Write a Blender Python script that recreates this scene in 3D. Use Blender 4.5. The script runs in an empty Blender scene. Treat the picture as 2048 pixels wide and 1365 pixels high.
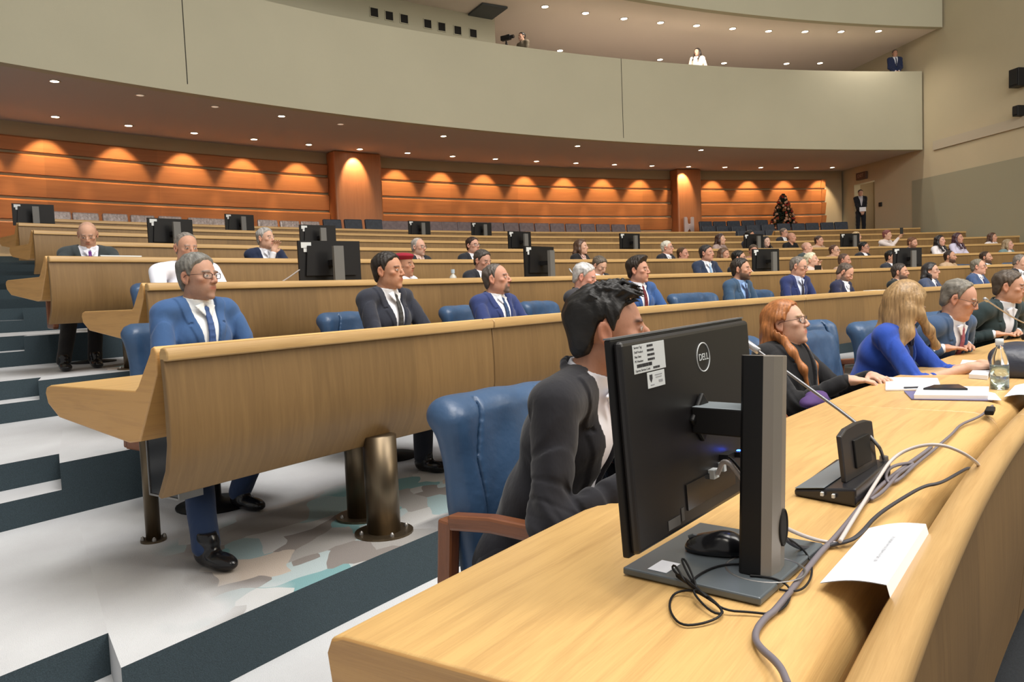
import bpy, bmesh, math, random
import numpy as np
from mathutils import Vector, Matrix

# ------------------------------------------------------------------ camera
EYE = 1.28                      # eye height above the floor of the front row
FPX, PIT, ROL = 1527.6, math.radians(3.608), math.radians(2.3585)
scene = bpy.context.scene
cam_data = bpy.data.cameras.new('camera'); cam = bpy.data.objects.new('camera', cam_data)
scene.collection.objects.link(cam)
cam_data.sensor_width = 36.0; cam_data.lens = FPX/2048*36.0
cam_data.clip_start = 0.05; cam_data.clip_end = 200
_f = Vector((0, math.cos(PIT), -math.sin(PIT))); _u = Vector((0, math.sin(PIT), math.cos(PIT))); _x = Vector((1, 0, 0))
_r = _x*math.cos(ROL) - _u*math.sin(ROL); _up = _x*math.sin(ROL) + _u*math.cos(ROL)
m = Matrix.Identity(4)
for i in range(3):
    m[i][0] = _r[i]; m[i][1] = _up[i]; m[i][2] = -_f[i]
m[2][3] = EYE
cam.matrix_world = m
scene.camera = cam

# ------------------------------------------------------------------ world, exposure, hall and fill lights
world = bpy.data.worlds.new('world'); scene.world = world; world.use_nodes = True
world.node_tree.nodes['Background'].inputs[0].default_value = (1.0, 0.96, 0.90, 1)
world.node_tree.nodes['Background'].inputs[1].default_value = 0.50
scene.view_settings.view_transform = 'Standard'; scene.view_settings.look = 'None'
scene.view_settings.gamma = 1.0; scene.view_settings.use_curve_mapping = False
scene.view_settings.exposure = -0.16

# the hall is a fan of rings about one centre
CX, CY = 19.864, -11.4245
R2, SP, H2, RISE = 25.253, 1.911, -0.138 + EYE, 0.282
def rowR(k): return R2 + (k-2)*SP if k > 1 else 23.0
def railz(k): return H2 + (k-2)*RISE if k > 1 else 0.78
def floorz(k): return railz(k) - 0.931 if k > 1 else 0.0
def edgeR(k): return 25.1 + (k-2)*1.925
def pt(R, th, z=0.0):
    t = math.radians(th); return Vector((CX - R*math.cos(t), CY + R*math.sin(t), z))
def pol(p):
    dx, dy = p[0]-CX, p[1]-CY
    return math.hypot(dx, dy), math.degrees(math.atan2(dy, -dx))
def inward(th): t = math.radians(th); return Vector((math.cos(t), -math.sin(t), 0))
def face_rz(th):                       # rotation that turns local +Y towards the centre
    f = inward(th); return math.atan2(-f.x, f.y)
def ray(px, py):
    X = (px-1024)/FPX; U = (682.5-py)/FPX
    return _x*0 + _r*X + _up*U + _f
def ath(px, py, z):                    # point of the horizontal plane z seen at a spot of the photo
    d = ray(px, py); return Vector((0, 0, EYE)) + d*((z-EYE)/d.z)
def atd(px, py, dep): return Vector((0, 0, EYE)) + ray(px, py)*dep
def atR(px, py, R):                    # point of the ring of radius R
    d = ray(px, py); a = d.x**2+d.y**2; b = -2*(d.x*CX+d.y*CY); c = CX**2+CY**2-R*R
    t = (-b+math.sqrt(b*b-4*a*c))/(2*a); return Vector((0, 0, EYE)) + d*t
def atTh(px, py, th):                  # point of the upright radial plane at angle th
    n = Vector((math.sin(math.radians(th)), math.cos(math.radians(th)), 0)); c0 = Vector((CX, CY, EYE))
    d = ray(px, py); o = Vector((0, 0, EYE)); return o + d*(((c0-o).dot(n))/d.dot(n))

def area(name, loc, size, power, col=(1, .93, .82), target=None, sy=None):
    l = bpy.data.lights.new(name, 'AREA'); l.shape = 'RECTANGLE'; l.size = size; l.size_y = sy or size
    l.energy = power; l.color = col
    o = bpy.data.objects.new(name, l); scene.collection.objects.link(o); o.location = loc
    if target is not None:
        o.rotation_euler = (Vector(target)-Vector(loc)).to_track_quat('-Z', 'Y').to_euler()
    return o
area('hall_fill_lamp', (9, 2, 11.5), 7, 1500, (1, .96, .90), target=(8, 4, 0))
area('hall_fill_lamp', (1, 3, 11.5), 5, 1000, (1, .97, .93), target=(1, 4, 0))
area('hall_fill_lamp', (1, -2, 11), 5, 1200, target=(18, 8, 5))  # added light without a known fixture, brightens the right-hand wall
area('balcony_fill', (16, 0, 8.5), 5, 1000, target=(2, 22, 7))  # added fill aimed at the balcony front and gallery, no known lamp
area('balcony_fill', (18, 6, 8.5), 5, 950, target=(12, 26, 7.5))  # second added fill for the balcony and gallery

# ------------------------------------------------------------------ materials
MATS = {}
def srgb(r, g, b):
    f = lambda c: (c/255/12.92) if c/255 <= .04045 else ((c/255+.055)/1.055)**2.4
    return (f(r), f(g), f(b), 1)
def mat(name, col, rough=.6, metal=0, bump=0, bscale=40, var=0, vscale=5, stretch=None, coat=0, spec=.5, sheen=0, coord='Object', emit=None, trans=0, alpha=None):
    if name in MATS: return MATS[name]
    mt = bpy.data.materials.new(name); mt.use_nodes = True; nt = mt.node_tree; b = nt.nodes['Principled BSDF']
    b.inputs['Base Color'].default_value = col; b.inputs['Roughness'].default_value = rough; b.inputs['Metallic'].default_value = metal
    b.inputs['Specular IOR Level'].default_value = spec
    if coat: b.inputs['Coat Weight'].default_value = coat; b.inputs['Coat Roughness'].default_value = .15
    if sheen: b.inputs['Sheen Weight'].default_value = sheen
    if trans: b.inputs['Transmission Weight'].default_value = trans
    if alpha is not None: b.inputs['Alpha'].default_value = alpha
    if emit: b.inputs['Emission Color'].default_value = emit[0]; b.inputs['Emission Strength'].default_value = emit[1]
    if bump or var:
        tc = nt.nodes.new('ShaderNodeTexCoord'); mp = nt.nodes.new('ShaderNodeMapping')
        nt.links.new(tc.outputs[coord], mp.inputs[0])
        if stretch: mp.inputs['Scale'].default_value = stretch
    if bump:
        n = nt.nodes.new('ShaderNodeTexNoise'); n.inputs['Scale'].default_value = bscale; n.inputs['Detail'].default_value = 4
        bp = nt.nodes.new('ShaderNodeBump'); bp.inputs['Strength'].default_value = 1.0; bp.inputs['Distance'].default_value = bump
        nt.links.new(mp.outputs[0], n.inputs['Vector']); nt.links.new(n.outputs['Fac'], bp.inputs['Height']); nt.links.new(bp.outputs[0], b.inputs['Normal'])
    if var:
        n2 = nt.nodes.new('ShaderNodeTexNoise'); n2.inputs['Scale'].default_value = vscale; n2.inputs['Detail'].default_value = 5
        rp = nt.nodes.new('ShaderNodeValToRGB'); lo = [max(0, c*(1-var)) for c in col[:3]]+[1]; hi = [min(1, c*(1+var)) for c in col[:3]]+[1]
        rp.color_ramp.elements[0].position = .3; rp.color_ramp.elements[1].position = .7
        rp.color_ramp.elements[0].color = lo; rp.color_ramp.elements[1].color = hi
        nt.links.new(mp.outputs[0], n2.inputs['Vector']); nt.links.new(n2.outputs['Fac'], rp.inputs[0]); nt.links.new(rp.outputs[0], b.inputs['Base Color'])
    MATS[name] = mt; return mt

def wood(name, light, dark, rough=.42, along='u', seam=None, scale=1.0, coat=.15, fine=1.0):
    """veneer: long streaks along u or v of the metre-scaled UV map, optional sheet joints every `seam` metres"""
    if name in MATS: return MATS[name]
    mt = bpy.data.materials.new(name); mt.use_nodes = True; nt = mt.node_tree; b = nt.nodes['Principled BSDF']
    N = nt.nodes.new; Lk = nt.links.new
    tc = N('ShaderNodeTexCoord'); mp = N('ShaderNodeMapping'); Lk(tc.outputs['UV'], mp.inputs[0])
    s = (1.1*scale, 17*scale, 1) if along == 'u' else (17*scale, 1.1*scale, 1)
    mp.inputs['Scale'].default_value = s
    n = N('ShaderNodeTexNoise'); n.inputs['Scale'].default_value = 1.6; n.inputs['Detail'].default_value = 7; n.inputs['Distortion'].default_value = 1.2; n.inputs['Roughness'].default_value = .62
    Lk(mp.outputs[0], n.inputs['Vector'])
    mp2 = N('ShaderNodeMapping'); Lk(tc.outputs['UV'], mp2.inputs[0])
    mp2.inputs['Scale'].default_value = (9*scale, 330*scale, 1) if along == 'u' else (330*scale, 9*scale, 1)
    n2 = N('ShaderNodeTexNoise'); n2.inputs['Scale'].default_value = 1.0; n2.inputs['Detail'].default_value = 2; Lk(mp2.outputs[0], n2.inputs['Vector'])
    n3 = N('ShaderNodeTexNoise'); n3.inputs['Scale'].default_value = .9; n3.inputs['Detail'].default_value = 2; Lk(tc.outputs['UV'], n3.inputs['Vector'])
    mx = N('ShaderNodeMath'); mx.operation = 'MULTIPLY_ADD'; mx.inputs[1].default_value = .35*fine; Lk(n2.outputs['Fac'], mx.inputs[0]); Lk(n.outputs['Fac'], mx.inputs[2])
    mx2 = N('ShaderNodeMath'); mx2.operation = 'MULTIPLY_ADD'; mx2.inputs[1].default_value = .5; Lk(n3.outputs['Fac'], mx2.inputs[0]); Lk(mx.outputs[0], mx2.inputs[2])
    rp = N('ShaderNodeValToRGB'); rp.color_ramp.elements[0].position = .62; rp.color_ramp.elements[1].position = 1.18 if False else 1.0
    rp.color_ramp.elements[0].color = dark; rp.color_ramp.elements[1].color = light; Lk(mx2.outputs[0], rp.inputs[0])
    out = rp.outputs[0]
    if seam:
        sx = N('ShaderNodeSeparateXYZ'); Lk(tc.outputs['UV'], sx.inputs[0])
        md = N('ShaderNodeMath'); md.operation = 'MODULO'; md.inputs[1].default_value = seam; Lk(sx.outputs[0], md.inputs[0])
        lt = N('ShaderNodeMath'); lt.operation = 'LESS_THAN'; lt.inputs[1].default_value = .006; Lk(md.outputs[0], lt.inputs[0])
        fl = N('ShaderNodeMath'); fl.operation = 'DIVIDE'; fl.inputs[1].default_value = seam; Lk(sx.outputs[0], fl.inputs[0])
        f2 = N('ShaderNodeMath'); f2.operation = 'FLOOR'; Lk(fl.outputs[0], f2.inputs[0])
        wn = N('ShaderNodeTexWhiteNoise'); wn.noise_dimensions = '1D'; Lk(f2.outputs[0], wn.inputs['W'])
        hv = N('ShaderNodeHueSaturation'); ml = N('ShaderNodeMapRange'); ml.inputs[3].default_value = .9; ml.inputs[4].default_value = 1.1
        Lk(wn.outputs['Value'], ml.inputs[0]); Lk(ml.outputs[0], hv.inputs['Value']); Lk(out, hv.inputs['Color'])
        mc = N('ShaderNodeMixRGB'); mc.inputs[2].default_value = light; Lk(hv.outputs[0], mc.inputs[1])
        ms = N('ShaderNodeMath'); ms.operation = 'MULTIPLY'; ms.inputs[1].default_value = .55; Lk(lt.outputs[0], ms.inputs[0]); Lk(ms.outputs[0], mc.inputs[0]); out = mc.outputs[0]
    Lk(out, b.inputs['Base Color'])
    bp = N('ShaderNodeBump'); bp.inputs['Distance'].default_value = .0006; Lk(mx.outputs[0], bp.inputs['Height']); Lk(bp.outputs[0], b.inputs['Normal'])
    b.inputs['Roughness'].default_value = rough
    b.inputs['Coat Weight'].default_value = coat; b.inputs['Coat Roughness'].default_value = .3
    MATS[name] = mt; return mt

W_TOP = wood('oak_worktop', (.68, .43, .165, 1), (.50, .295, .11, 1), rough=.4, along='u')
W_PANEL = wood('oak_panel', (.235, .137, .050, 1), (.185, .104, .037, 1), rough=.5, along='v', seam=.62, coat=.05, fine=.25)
W_RAIL = wood('oak_rail', (.52, .325, .13, 1), (.40, .235, .085, 1), rough=.4, along='u', coat=.2)
W_EDGE = wood('oak_edge', (.60, .33, .11, 1), (.46, .24, .08, 1), rough=.4, along='u', coat=.2)
W_WALL = wood('cherry_wall', (.42, .150, .045, 1), (.35, .118, .034, 1), rough=.45, along='u', seam=2.4, scale=.5, coat=.1, fine=.3)
W_COL = wood('cherry_column', (.44, .165, .06, 1), (.37, .13, .046, 1), rough=.45, along='v', scale=.5, coat=.1, fine=.3)
W_ARM = wood('chair_wood', (.24, .085, .035, 1), (.15, .05, .02, 1), rough=.35, along='u', scale=3)
M_PLASTER = mat('plaster', (.44, .42, .315, 1), .85, bump=.001, bscale=60, var=.03, vscale=.6)
M_WALLR = mat('side_wall_plaster', (.47, .41, .28, 1), .85, bump=.001, bscale=60, var=.03, vscale=.6)
M_SOFFIT = mat('soffit_plaster', (.46, .42, .40, 1), .9, bump=.0008, bscale=80)
M_BAND = mat('band_plaster', (.42, .33, .21, 1), .9)
M_RISER = mat('teal_carpet', (.040, .062, .075, 1), .98, bump=.003, bscale=300, var=.25, vscale=220)
M_NAVY = mat('navy_carpet', (.022, .026, .032, 1), .98, bump=.003, bscale=300, var=.3, vscale=220)
M_BLACK = mat('black_plastic', (.008, .008, .009, 1), .48, spec=.28)
M_BLACKG = mat('black_gloss', (.010, .010, .012, 1), .2)
M_DARK = mat('dark_void', (.01, .009, .008, 1), .9)
M_SILVER = mat('silver_metal', (.30, .29, .28, 1), .38, metal=.8)
M_STEEL = mat('brushed_bronze', (.15, .115, .075, 1), .38, metal=.9, var=.15, vscale=30, stretch=(1, 1, .1))
M_WHITE = mat('white_paper', (.82, .83, .88, 1), .7)
M_LABEL = mat('label_white', (.62, .65, .66, 1), .6)
M_INK = mat('ink', (.03, .03, .035, 1), .6)
M_GREYINK = mat('grey_ink', (.30, .31, .33, 1), .6)
M_LEATHER = mat('blue_leather', (.040, .088, .180, 1), .38, bump=.004, bscale=14, var=.12, vscale=6)
M_SEATGREY = mat('grey_plush', (.16, .125, .135, 1), .55, bump=.006, bscale=20, var=.2, vscale=14)
M_SEATBLUE = mat('navy_plush', (.035, .045, .065, 1), .6, bump=.006, bscale=20, var=.2, vscale=14)
M_LAMP = mat('lamp_glow', (1, .9, .75, 1), .5, emit=((1, .80, .58, 1), 22))
M_LAMPOFF = mat('lamp_dim', (.6, .5, .45, 1), .5, emit=((1, .8, .6, 1), .5))
M_TRIM = mat('lamp_trim', (.5, .45, .4, 1), .5)

# carpet of the tiers: near-white field with patches of teal, taupe and peach under the desks
def carpet():
    mt = bpy.data.materials.new('patterned_carpet'); mt.use_nodes = True; nt = mt.node_tree; b = nt.nodes['Principled BSDF']
    N = nt.nodes.new; Lk = nt.links.new
    tc = N('ShaderNodeTexCoord'); mp = N('ShaderNodeMapping'); Lk(tc.outputs['UV'], mp.inputs[0])
    mp.inputs['Location'].default_value = (1.7, .4, 0); mp.inputs['Scale'].default_value = (2.2, 3.3, 1); mp.inputs['Rotation'].default_value = (0, 0, .25)
    nz = N('ShaderNodeTexNoise'); nz.inputs['Scale'].default_value = 3; Lk(tc.outputs['UV'], nz.inputs['Vector'])
    ad = N('ShaderNodeMixRGB'); ad.blend_type = 'ADD'; ad.inputs[0].default_value = .35; Lk(mp.outputs[0], ad.inputs[1]); Lk(nz.outputs['Color'], ad.inputs[2])
    vo = N('ShaderNodeTexVoronoi'); vo.distance = 'CHEBYCHEV'; vo.inputs['Scale'].default_value = 1.3; Lk(ad.outputs[0], vo.inputs['Vector'])
    sp = N('ShaderNodeSeparateXYZ'); Lk(vo.outputs['Color'], sp.inputs[0])
    rp = N('ShaderNodeValToRGB'); rp.color_ramp.interpolation = 'CONSTANT'; cr = rp.color_ramp
    cols = [(0, (.40, .40, .40)), (.16, (.20, .18, .17)), (.30, (.16, .31, .33)), (.42, (.36, .43, .45)), (.55, (.42, .36, .31)), (.66, (.28, .27, .26)), (.78, (.48, .49, .49)), (.9, (.25, .34, .36))]
    cr.elements[0].color = (*cols[0][1], 1); cr.elements[1].position = cols[1][0]; cr.elements[1].color = (*cols[1][1], 1)
    for p, c in cols[2:]:
        e = cr.elements.new(p); e.color = (*c, 1)
    Lk(sp.outputs[0], rp.inputs[0])
    # mask: strips beside the desks (v = metres from the tier edge, u = metres along the row, negative in the aisle)
    s2 = N('ShaderNodeSeparateXYZ'); Lk(tc.outputs['UV'], s2.inputs[0])
    nn = N('ShaderNodeTexNoise'); nn.inputs['Scale'].default_value = 2.0; Lk(tc.outputs['UV'], nn.inputs['Vector'])
    au = N('ShaderNodeMath'); au.operation = 'MULTIPLY_ADD'; au.inputs[1].default_value = 1.2; Lk(nn.outputs['Fac'], au.inputs[0]); Lk(s2.outputs[0], au.inputs[2])
    mr = N('ShaderNodeMapRange'); mr.inputs[1].default_value = .45; mr.inputs[2].default_value = .75; Lk(au.outputs[0], mr.inputs[0])
    av = N('ShaderNodeMath'); av.operation = 'MULTIPLY_ADD'; av.inputs[1].default_value = .3; Lk(nn.outputs['Fac'], av.inputs[0]); Lk(s2.outputs[1], av.inputs[2])
    mv = N('ShaderNodeMapRange'); mv.inputs[1].default_value = 1.25; mv.inputs[2].default_value = 1.1; Lk(av.outputs[0], mv.inputs[0])
    mm = N('ShaderNodeMath'); mm.operation = 'MULTIPLY'; Lk(mr.outputs[0], mm.inputs[0]); Lk(mv.outputs[0], mm.inputs[1])
    wv = N('ShaderNodeTexNoise'); wv.inputs['Scale'].default_value = 2.6; wv.inputs['Detail'].default_value = 5; Lk(tc.outputs['UV'], wv.inputs['Vector'])
    wr = N('ShaderNodeValToRGB'); wr.color_ramp.elements[0].color = (.50, .50, .52, 1); wr.color_ramp.elements[1].color = (.66, .68, .70, 1); Lk(wv.outputs['Fac'], wr.inputs[0])
    mc = N('ShaderNodeMixRGB'); Lk(mm.outputs[0], mc.inputs[0]); Lk(wr.outputs[0], mc.inputs[1]); Lk(rp.outputs[0], mc.inputs[2])
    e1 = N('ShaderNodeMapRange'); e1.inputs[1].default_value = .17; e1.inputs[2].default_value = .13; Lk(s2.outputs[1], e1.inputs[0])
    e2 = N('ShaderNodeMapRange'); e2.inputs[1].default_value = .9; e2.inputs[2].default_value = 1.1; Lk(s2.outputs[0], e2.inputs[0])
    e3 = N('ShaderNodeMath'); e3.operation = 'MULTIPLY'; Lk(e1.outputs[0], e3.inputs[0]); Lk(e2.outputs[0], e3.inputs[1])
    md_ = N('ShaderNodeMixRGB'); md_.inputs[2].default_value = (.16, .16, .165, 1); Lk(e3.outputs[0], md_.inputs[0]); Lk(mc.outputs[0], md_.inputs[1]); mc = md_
    Lk(mc.outputs[0], b.inputs['Base Color']); b.inputs['Roughness'].default_value = .97
    fn = N('ShaderNodeTexNoise'); fn.inputs['Scale'].default_value = 250; Lk(tc.outputs['UV'], fn.inputs['Vector'])
    bp = N('ShaderNodeBump'); bp.inputs['Distance'].default_value = .003; Lk(fn.outputs['Fac'], bp.inputs['Height']); Lk(bp.outputs[0], b.inputs['Normal'])
    return mt
M_CARPET = carpet()

# ------------------------------------------------------------------ object helpers
COL = scene.collection
def tag(o, label=None, cat=None, group=None, kind=None):
    if label: o['label'] = label
    if cat: o['category'] = cat
    if group: o['group'] = group
    if kind: o['kind'] = kind
    return o
def empty(name, loc, rz=0, label=None, cat=None, group=None):
    o = bpy.data.objects.new(name, None); COL.objects.link(o); o.empty_display_size = .1
    o.location = loc; o.rotation_euler = (0, 0, rz); return tag(o, label, cat, group)
def link(name, me, mats, parent=None, loc=None, rz=None, smooth=False, bevel=0, bseg=2, bangle=.6):
    o = bpy.data.objects.new(name, me); COL.objects.link(o)
    if not isinstance(mats, (list, tuple)): mats = [mats]
    for q in mats:
        me.materials.append(q)
    if parent: o.parent = parent
    if loc is not None: o.location = loc
    if rz is not None: o.rotation_euler = (0, 0, rz)
    if smooth:
        me.polygons.foreach_set('use_smooth', [True]*len(me.polygons))
    if bevel:
        md = o.modifiers.new('bevel', 'BEVEL'); md.width = bevel; md.segments = bseg; md.limit_method = 'ANGLE'; md.angle_limit = bangle
    return o
def copy_tree(o, parent=None):
    c = o.copy(); COL.objects.link(c); c.parent = parent
    for ch in list(o.children): copy_tree(ch, c)
    return c

class MB:
    """collects vertices and faces of one mesh"""
    def __init__(s): s.v = []; s.f = []; s.m = []; s.uv = []
    def quad(s, pts, uvs=None, m=0):
        n = len(s.v); s.v += [tuple(p) for p in pts]; s.f.append(tuple(range(n, n+len(pts)))); s.m.append(m)
        s.uv.append(uvs or [(p[0], p[1]) for p in pts])
    def box(s, c, d, R=None, m=0, taper=1.0):
        c = Vector(c); hx, hy, hz = d[0]/2, d[1]/2, d[2]/2; R = R or Matrix.Identity(3)
        P = []
        for z in (-1, 1):
            t = taper if z > 0 else 1
            for x, y in ((-1, -1), (1, -1), (1, 1), (-1, 1)): P.append(c + R @ Vector((x*hx*t, y*hy*t, z*hz)))
        n = len(s.v); s.v += [tuple(p) for p in P]
        for f in ((3, 2, 1, 0), (4, 5, 6, 7), (0, 1, 5, 4), (1, 2, 6, 5), (2, 3, 7, 6), (3, 0, 4, 7)):
            s.f.append(tuple(n+i for i in f)); s.m.append(m)
            a, b2, c2 = (P[f[0]], P[f[1]], P[f[2]]); w = (b2-a).length; h = (c2-b2).length
            s.uv.append([(0, 0), (w, 0), (w, h), (0, h)] if w >= h else [(0, 0), (0, w), (h, w), (h, 0)])
    def tube(s, pts, r, n=8, cap=True, m=0, closed=False):
        pts = [Vector(p) for p in pts]; rs = r if isinstance(r, (list, tuple)) else [r]*len(pts)
        rings = []; up = None; L = 0
        for i, p in enumerate(pts):
            if closed: t = pts[(i+1) % len(pts)] - pts[i-1]
            else: t = pts[min(i+1, len(pts)-1)] - pts[max(i-1, 0)]
            t.normalize()
            if up is None:
                up = Vector((0, 0, 1)) if abs(t.z) < .9 else Vector((1, 0, 0))
            a = t.cross(up).normalized(); b2 = a.cross(t).normalized(); up = b2
            base = len(s.v)
            for j in range(n):
                q = 2*math.pi*j/n; s.v.append(tuple(p + (a*math.cos(q) + b2*math.sin(q))*rs[i]))
            rings.append(base)
        k = len(pts) if closed else len(pts)-1
        for i in range(k):
            A, B = rings[i], rings[(i+1) % len(pts)]
            for j in range(n):
                j2 = (j+1) % n
                s.f.append((A+j, A+j2, B+j2, B+j)); s.m.append(m); s.uv.append([(i*.1, j/n*.2), (i*.1, (j+1)/n*.2), ((i+1)*.1, (j+1)/n*.2), ((i+1)*.1, j/n*.2)])
        if cap and not closed:
            s.f.append(tuple(rings[0]+j for j in range(n))[::-1]); s.m.append(m); s.uv.append([(0, 0)]*n)
            s.f.append(tuple(rings[-1]+j for j in range(n))); s.m.append(m); s.uv.append([(0, 0)]*n)
    def cyl(s, a, b, r, n=16, r2=None, m=0): s.tube([a, b], [r, r2 if r2 is not None else r], n, True, m)
    def lathe(s, prof, c=(0, 0, 0), n=24, m=0, R=None):
        c = Vector(c); R = R or Matrix.Identity(3); base = len(s.v)
        for r, z in prof:
            for j in range(n):
                q = 2*math.pi*j/n; s.v.append(tuple(c + R @ Vector((r*math.cos(q), r*math.sin(q), z))))
        for i in range(len(prof)-1):
            for j in range(n):
                j2 = (j+1) % n; s.f.append((base+i*n+j, base+i*n+j2, base+(i+1)*n+j2, base+(i+1)*n+j)); s.m.append(m); s.uv.append([(0, 0)]*4)
    def prism(s, poly, axis_u, axis_v, axis_w, o, w, m=0):
        """polygon poly (u,v) extruded by w along axis_w from origin o"""
        o = Vector(o); U, V, Wv = Vector(axis_u), Vector(axis_v), Vector(axis_w); n = len(poly)
        A = [o + U*a + V*b for a, b in poly]; B = [p + Wv*w for p in A]; base = len(s.v)
        s.v += [tuple(p) for p in A+B]
        s.f.append(tuple(base+i for i in range(n))[::-1]); s.m.append(m); s.uv.append([poly[i] for i in range(n)][::-1])
        s.f.append(tuple(base+n+i for i in range(n))); s.m.append(m); s.uv.append([poly[i] for i in range(n)])
        for i in range(n):
            j = (i+1) % n; s.f.append((base+i, base+j, base+n+j, base+n+i)); s.m.append(m)
            l = (A[j]-A[i]).length; s.uv.append([(0, 0), (0, l), (w, l), (w, 0)])
    def mesh(s, name='mesh'):
        me = bpy.data.meshes.new(name); me.from_pydata(s.v, [], s.f)
        me.polygons.foreach_set('material_index', s.m)
        uv = me.uv_layers.new(name='UVMap'); flat = []
        for u in s.uv:
            for a in u: flat += [a[0], a[1]]
        uv.data.foreach_set('uv', flat)
        bm = bmesh.new(); bm.from_mesh(me); bmesh.ops.recalc_face_normals(bm, faces=bm.faces); bm.to_mesh(me); bm.free()
        return me
    def build(s, name, mats, parent=None, **k): return link(name, s.mesh(name), mats, parent, **k)

def soften(me, deg=38):
    bm = bmesh.new(); bm.from_mesh(me)
    for f in bm.faces: f.smooth = True
    for e in bm.edges:
        if len(e.link_faces) == 2 and e.calc_face_angle(0) > math.radians(deg): e.smooth = False
    bm.to_mesh(me); bm.free()
ORD = ['first', 'second', 'third', 'fourth', 'fifth', 'sixth', 'seventh', 'eighth', 'ninth', 'tenth', 'eleventh', 'twelfth', 'thirteenth', 'fourteenth', 'fifteenth', 'sixteenth', 'seventeenth', 'eighteenth', 'nineteenth', 'twentieth']
def nth(i, n): return 'leftmost' if i == 0 else ('rightmost' if i == n-1 else ORD[i]+' from the left')
def sweep(prof, th0, th1, step=.35, closed=True, mi=None, caps=True, u0=None, org=None, zf=None, endm=None):
    """sweep a profile of (R, z) points around the hall centre; org = object origin to subtract"""
    mb = MB(); n = max(2, int(math.ceil(abs(th1-th0)/step))+1); org = Vector(org or (0, 0, 0))
    ths = [th0 + (th1-th0)*i/(n-1) for i in range(n)]; P = len(prof)
    vl = [0]
    for i in range(1, P+1):
        a, b = prof[i-1], prof[i % P]; vl.append(vl[-1]+math.hypot(a[0]-b[0], a[1]-b[1]))
    for t in ths:
        for r, z in prof:
            mb.v.append(tuple(pt(r, t, z if zf is None else zf(r, t, z)) - org))
    segs = P if closed else P-1
    for i in range(n-1):
        for j in range(segs):
            j2 = (j+1) % P; a = i*P+j; b = i*P+j2; c = (i+1)*P+j2; d = (i+1)*P+j
            mb.f.append((a, b, c, d)); mb.m.append(mi[j] if mi else 0)
            ub = th0 if u0 is None else u0
            ua = math.radians(ths[i]-ub)*prof[0][0]; uc = math.radians(ths[i+1]-ub)*prof[0][0]
            mb.uv.append([(ua, vl[j]), (ua, vl[j+1]), (uc, vl[j+1]), (uc, vl[j])])
    if closed and caps:
        for k, rev in ((0, False), (n-1, True)):
            idx = [k*P+j for j in range(P)]
            if rev: idx = idx[::-1]
            mb.f.append(tuple(idx)); mb.m.append(endm if endm is not None else 0)
            mb.uv.append([(prof[i % P][0], prof[i % P][1]) for i in idx])
    me = mb.mesh()
    bm = bmesh.new(); bm.from_mesh(me); bmesh.ops.triangulate(bm, faces=[f for f in bm.faces if len(f.verts) > 4]); bm.to_mesh(me); bm.free()
    return me
# ------------------------------------------------------------------ the setting: tiers, walls, balcony, ceilings
TH0, TH1 = 20.0, 79.9
notch = {2: 32.92, 3: 34.62, 4: 36.12}
for k in range(5, 11): notch[k] = 36.12 + (k-4)*1.25
def swuv(name, prof, a, b, mats, mi, vref=None, u0=0, **k):
    me = sweep(prof, a, b, step=.5, mi=mi, u0=u0)
    o = link(name, me, mats); o['kind'] = 'structure'
    return o
mbf = sweep([(23.3, -.02), (25.3, -.02), (25.3, 0), (23.3, 0)], TH0, TH1, step=.6, mi=[0, 0, 0, 0], u0=33.5)
def shear(me, E0):                    # the aisle runs straight, not along the radius
    for v in me.vertices:
        R, t = pol(v.co); q = pt(R, t+(R-E0)*.95*max(0, min(1, (58-t)/16)), v.co.z); v.co.x = q.x; v.co.y = q.y
def tierfloor(me, R0, th_al):
    uv = me.uv_layers[0].data; vs = me.vertices
    for l in me.loops:
        p = vs[l.vertex_index].co; R, t = pol(p); uv[l.index].uv = (math.radians(t-th_al)*R0, R-R0)
tierfloor(mbf, 23.4, 33); o = link('floor', mbf, [M_CARPET]); o['kind'] = 'structure'
me = sweep([(10, -.40), (23.31, -.40), (23.31, -.005), (23.2, -.005), (23.2, -.18), (10, -.18)], TH0, TH1+25, step=1)
o = link('floor', me, [M_NAVY]); o['kind'] = 'structure'
for k in range(2, 12):
    z = floorz(k); E0 = edgeR(k); E1 = edgeR(k+1)+.02 if k < 11 else 45.0; zl = floorz(k-1)-.02
    tn = notch.get(k, 44)
    me = sweep([(E0, zl), (E0+.28, zl), (E1, zl), (E1, z), (E0+.28, z), (E0, z)], tn, TH1, step=.5, mi=[1, 1, 0, 0, 0, 1], endm=0)
    tierfloor(me, E0, tn+.9); shear(me, E0); o = link('floor', me, [M_CARPET, M_RISER]); o['kind'] = 'structure'
    zm = z - .141
    me = sweep([(E0, zl), (E1, zl), (E1, z), (E0+.28, z), (E0+.28, zm), (E0, zm)], TH0, tn, step=.5, mi=[1, 0, 0, 1, 0, 1], endm=0)
    tierfloor(me, E0, 70); shear(me, E0); o = link('floor', me, [M_CARPET, M_RISER]); o['kind'] = 'structure'

SOF = 4.06 + EYE; CEIL = 7.6 + EYE
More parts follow.
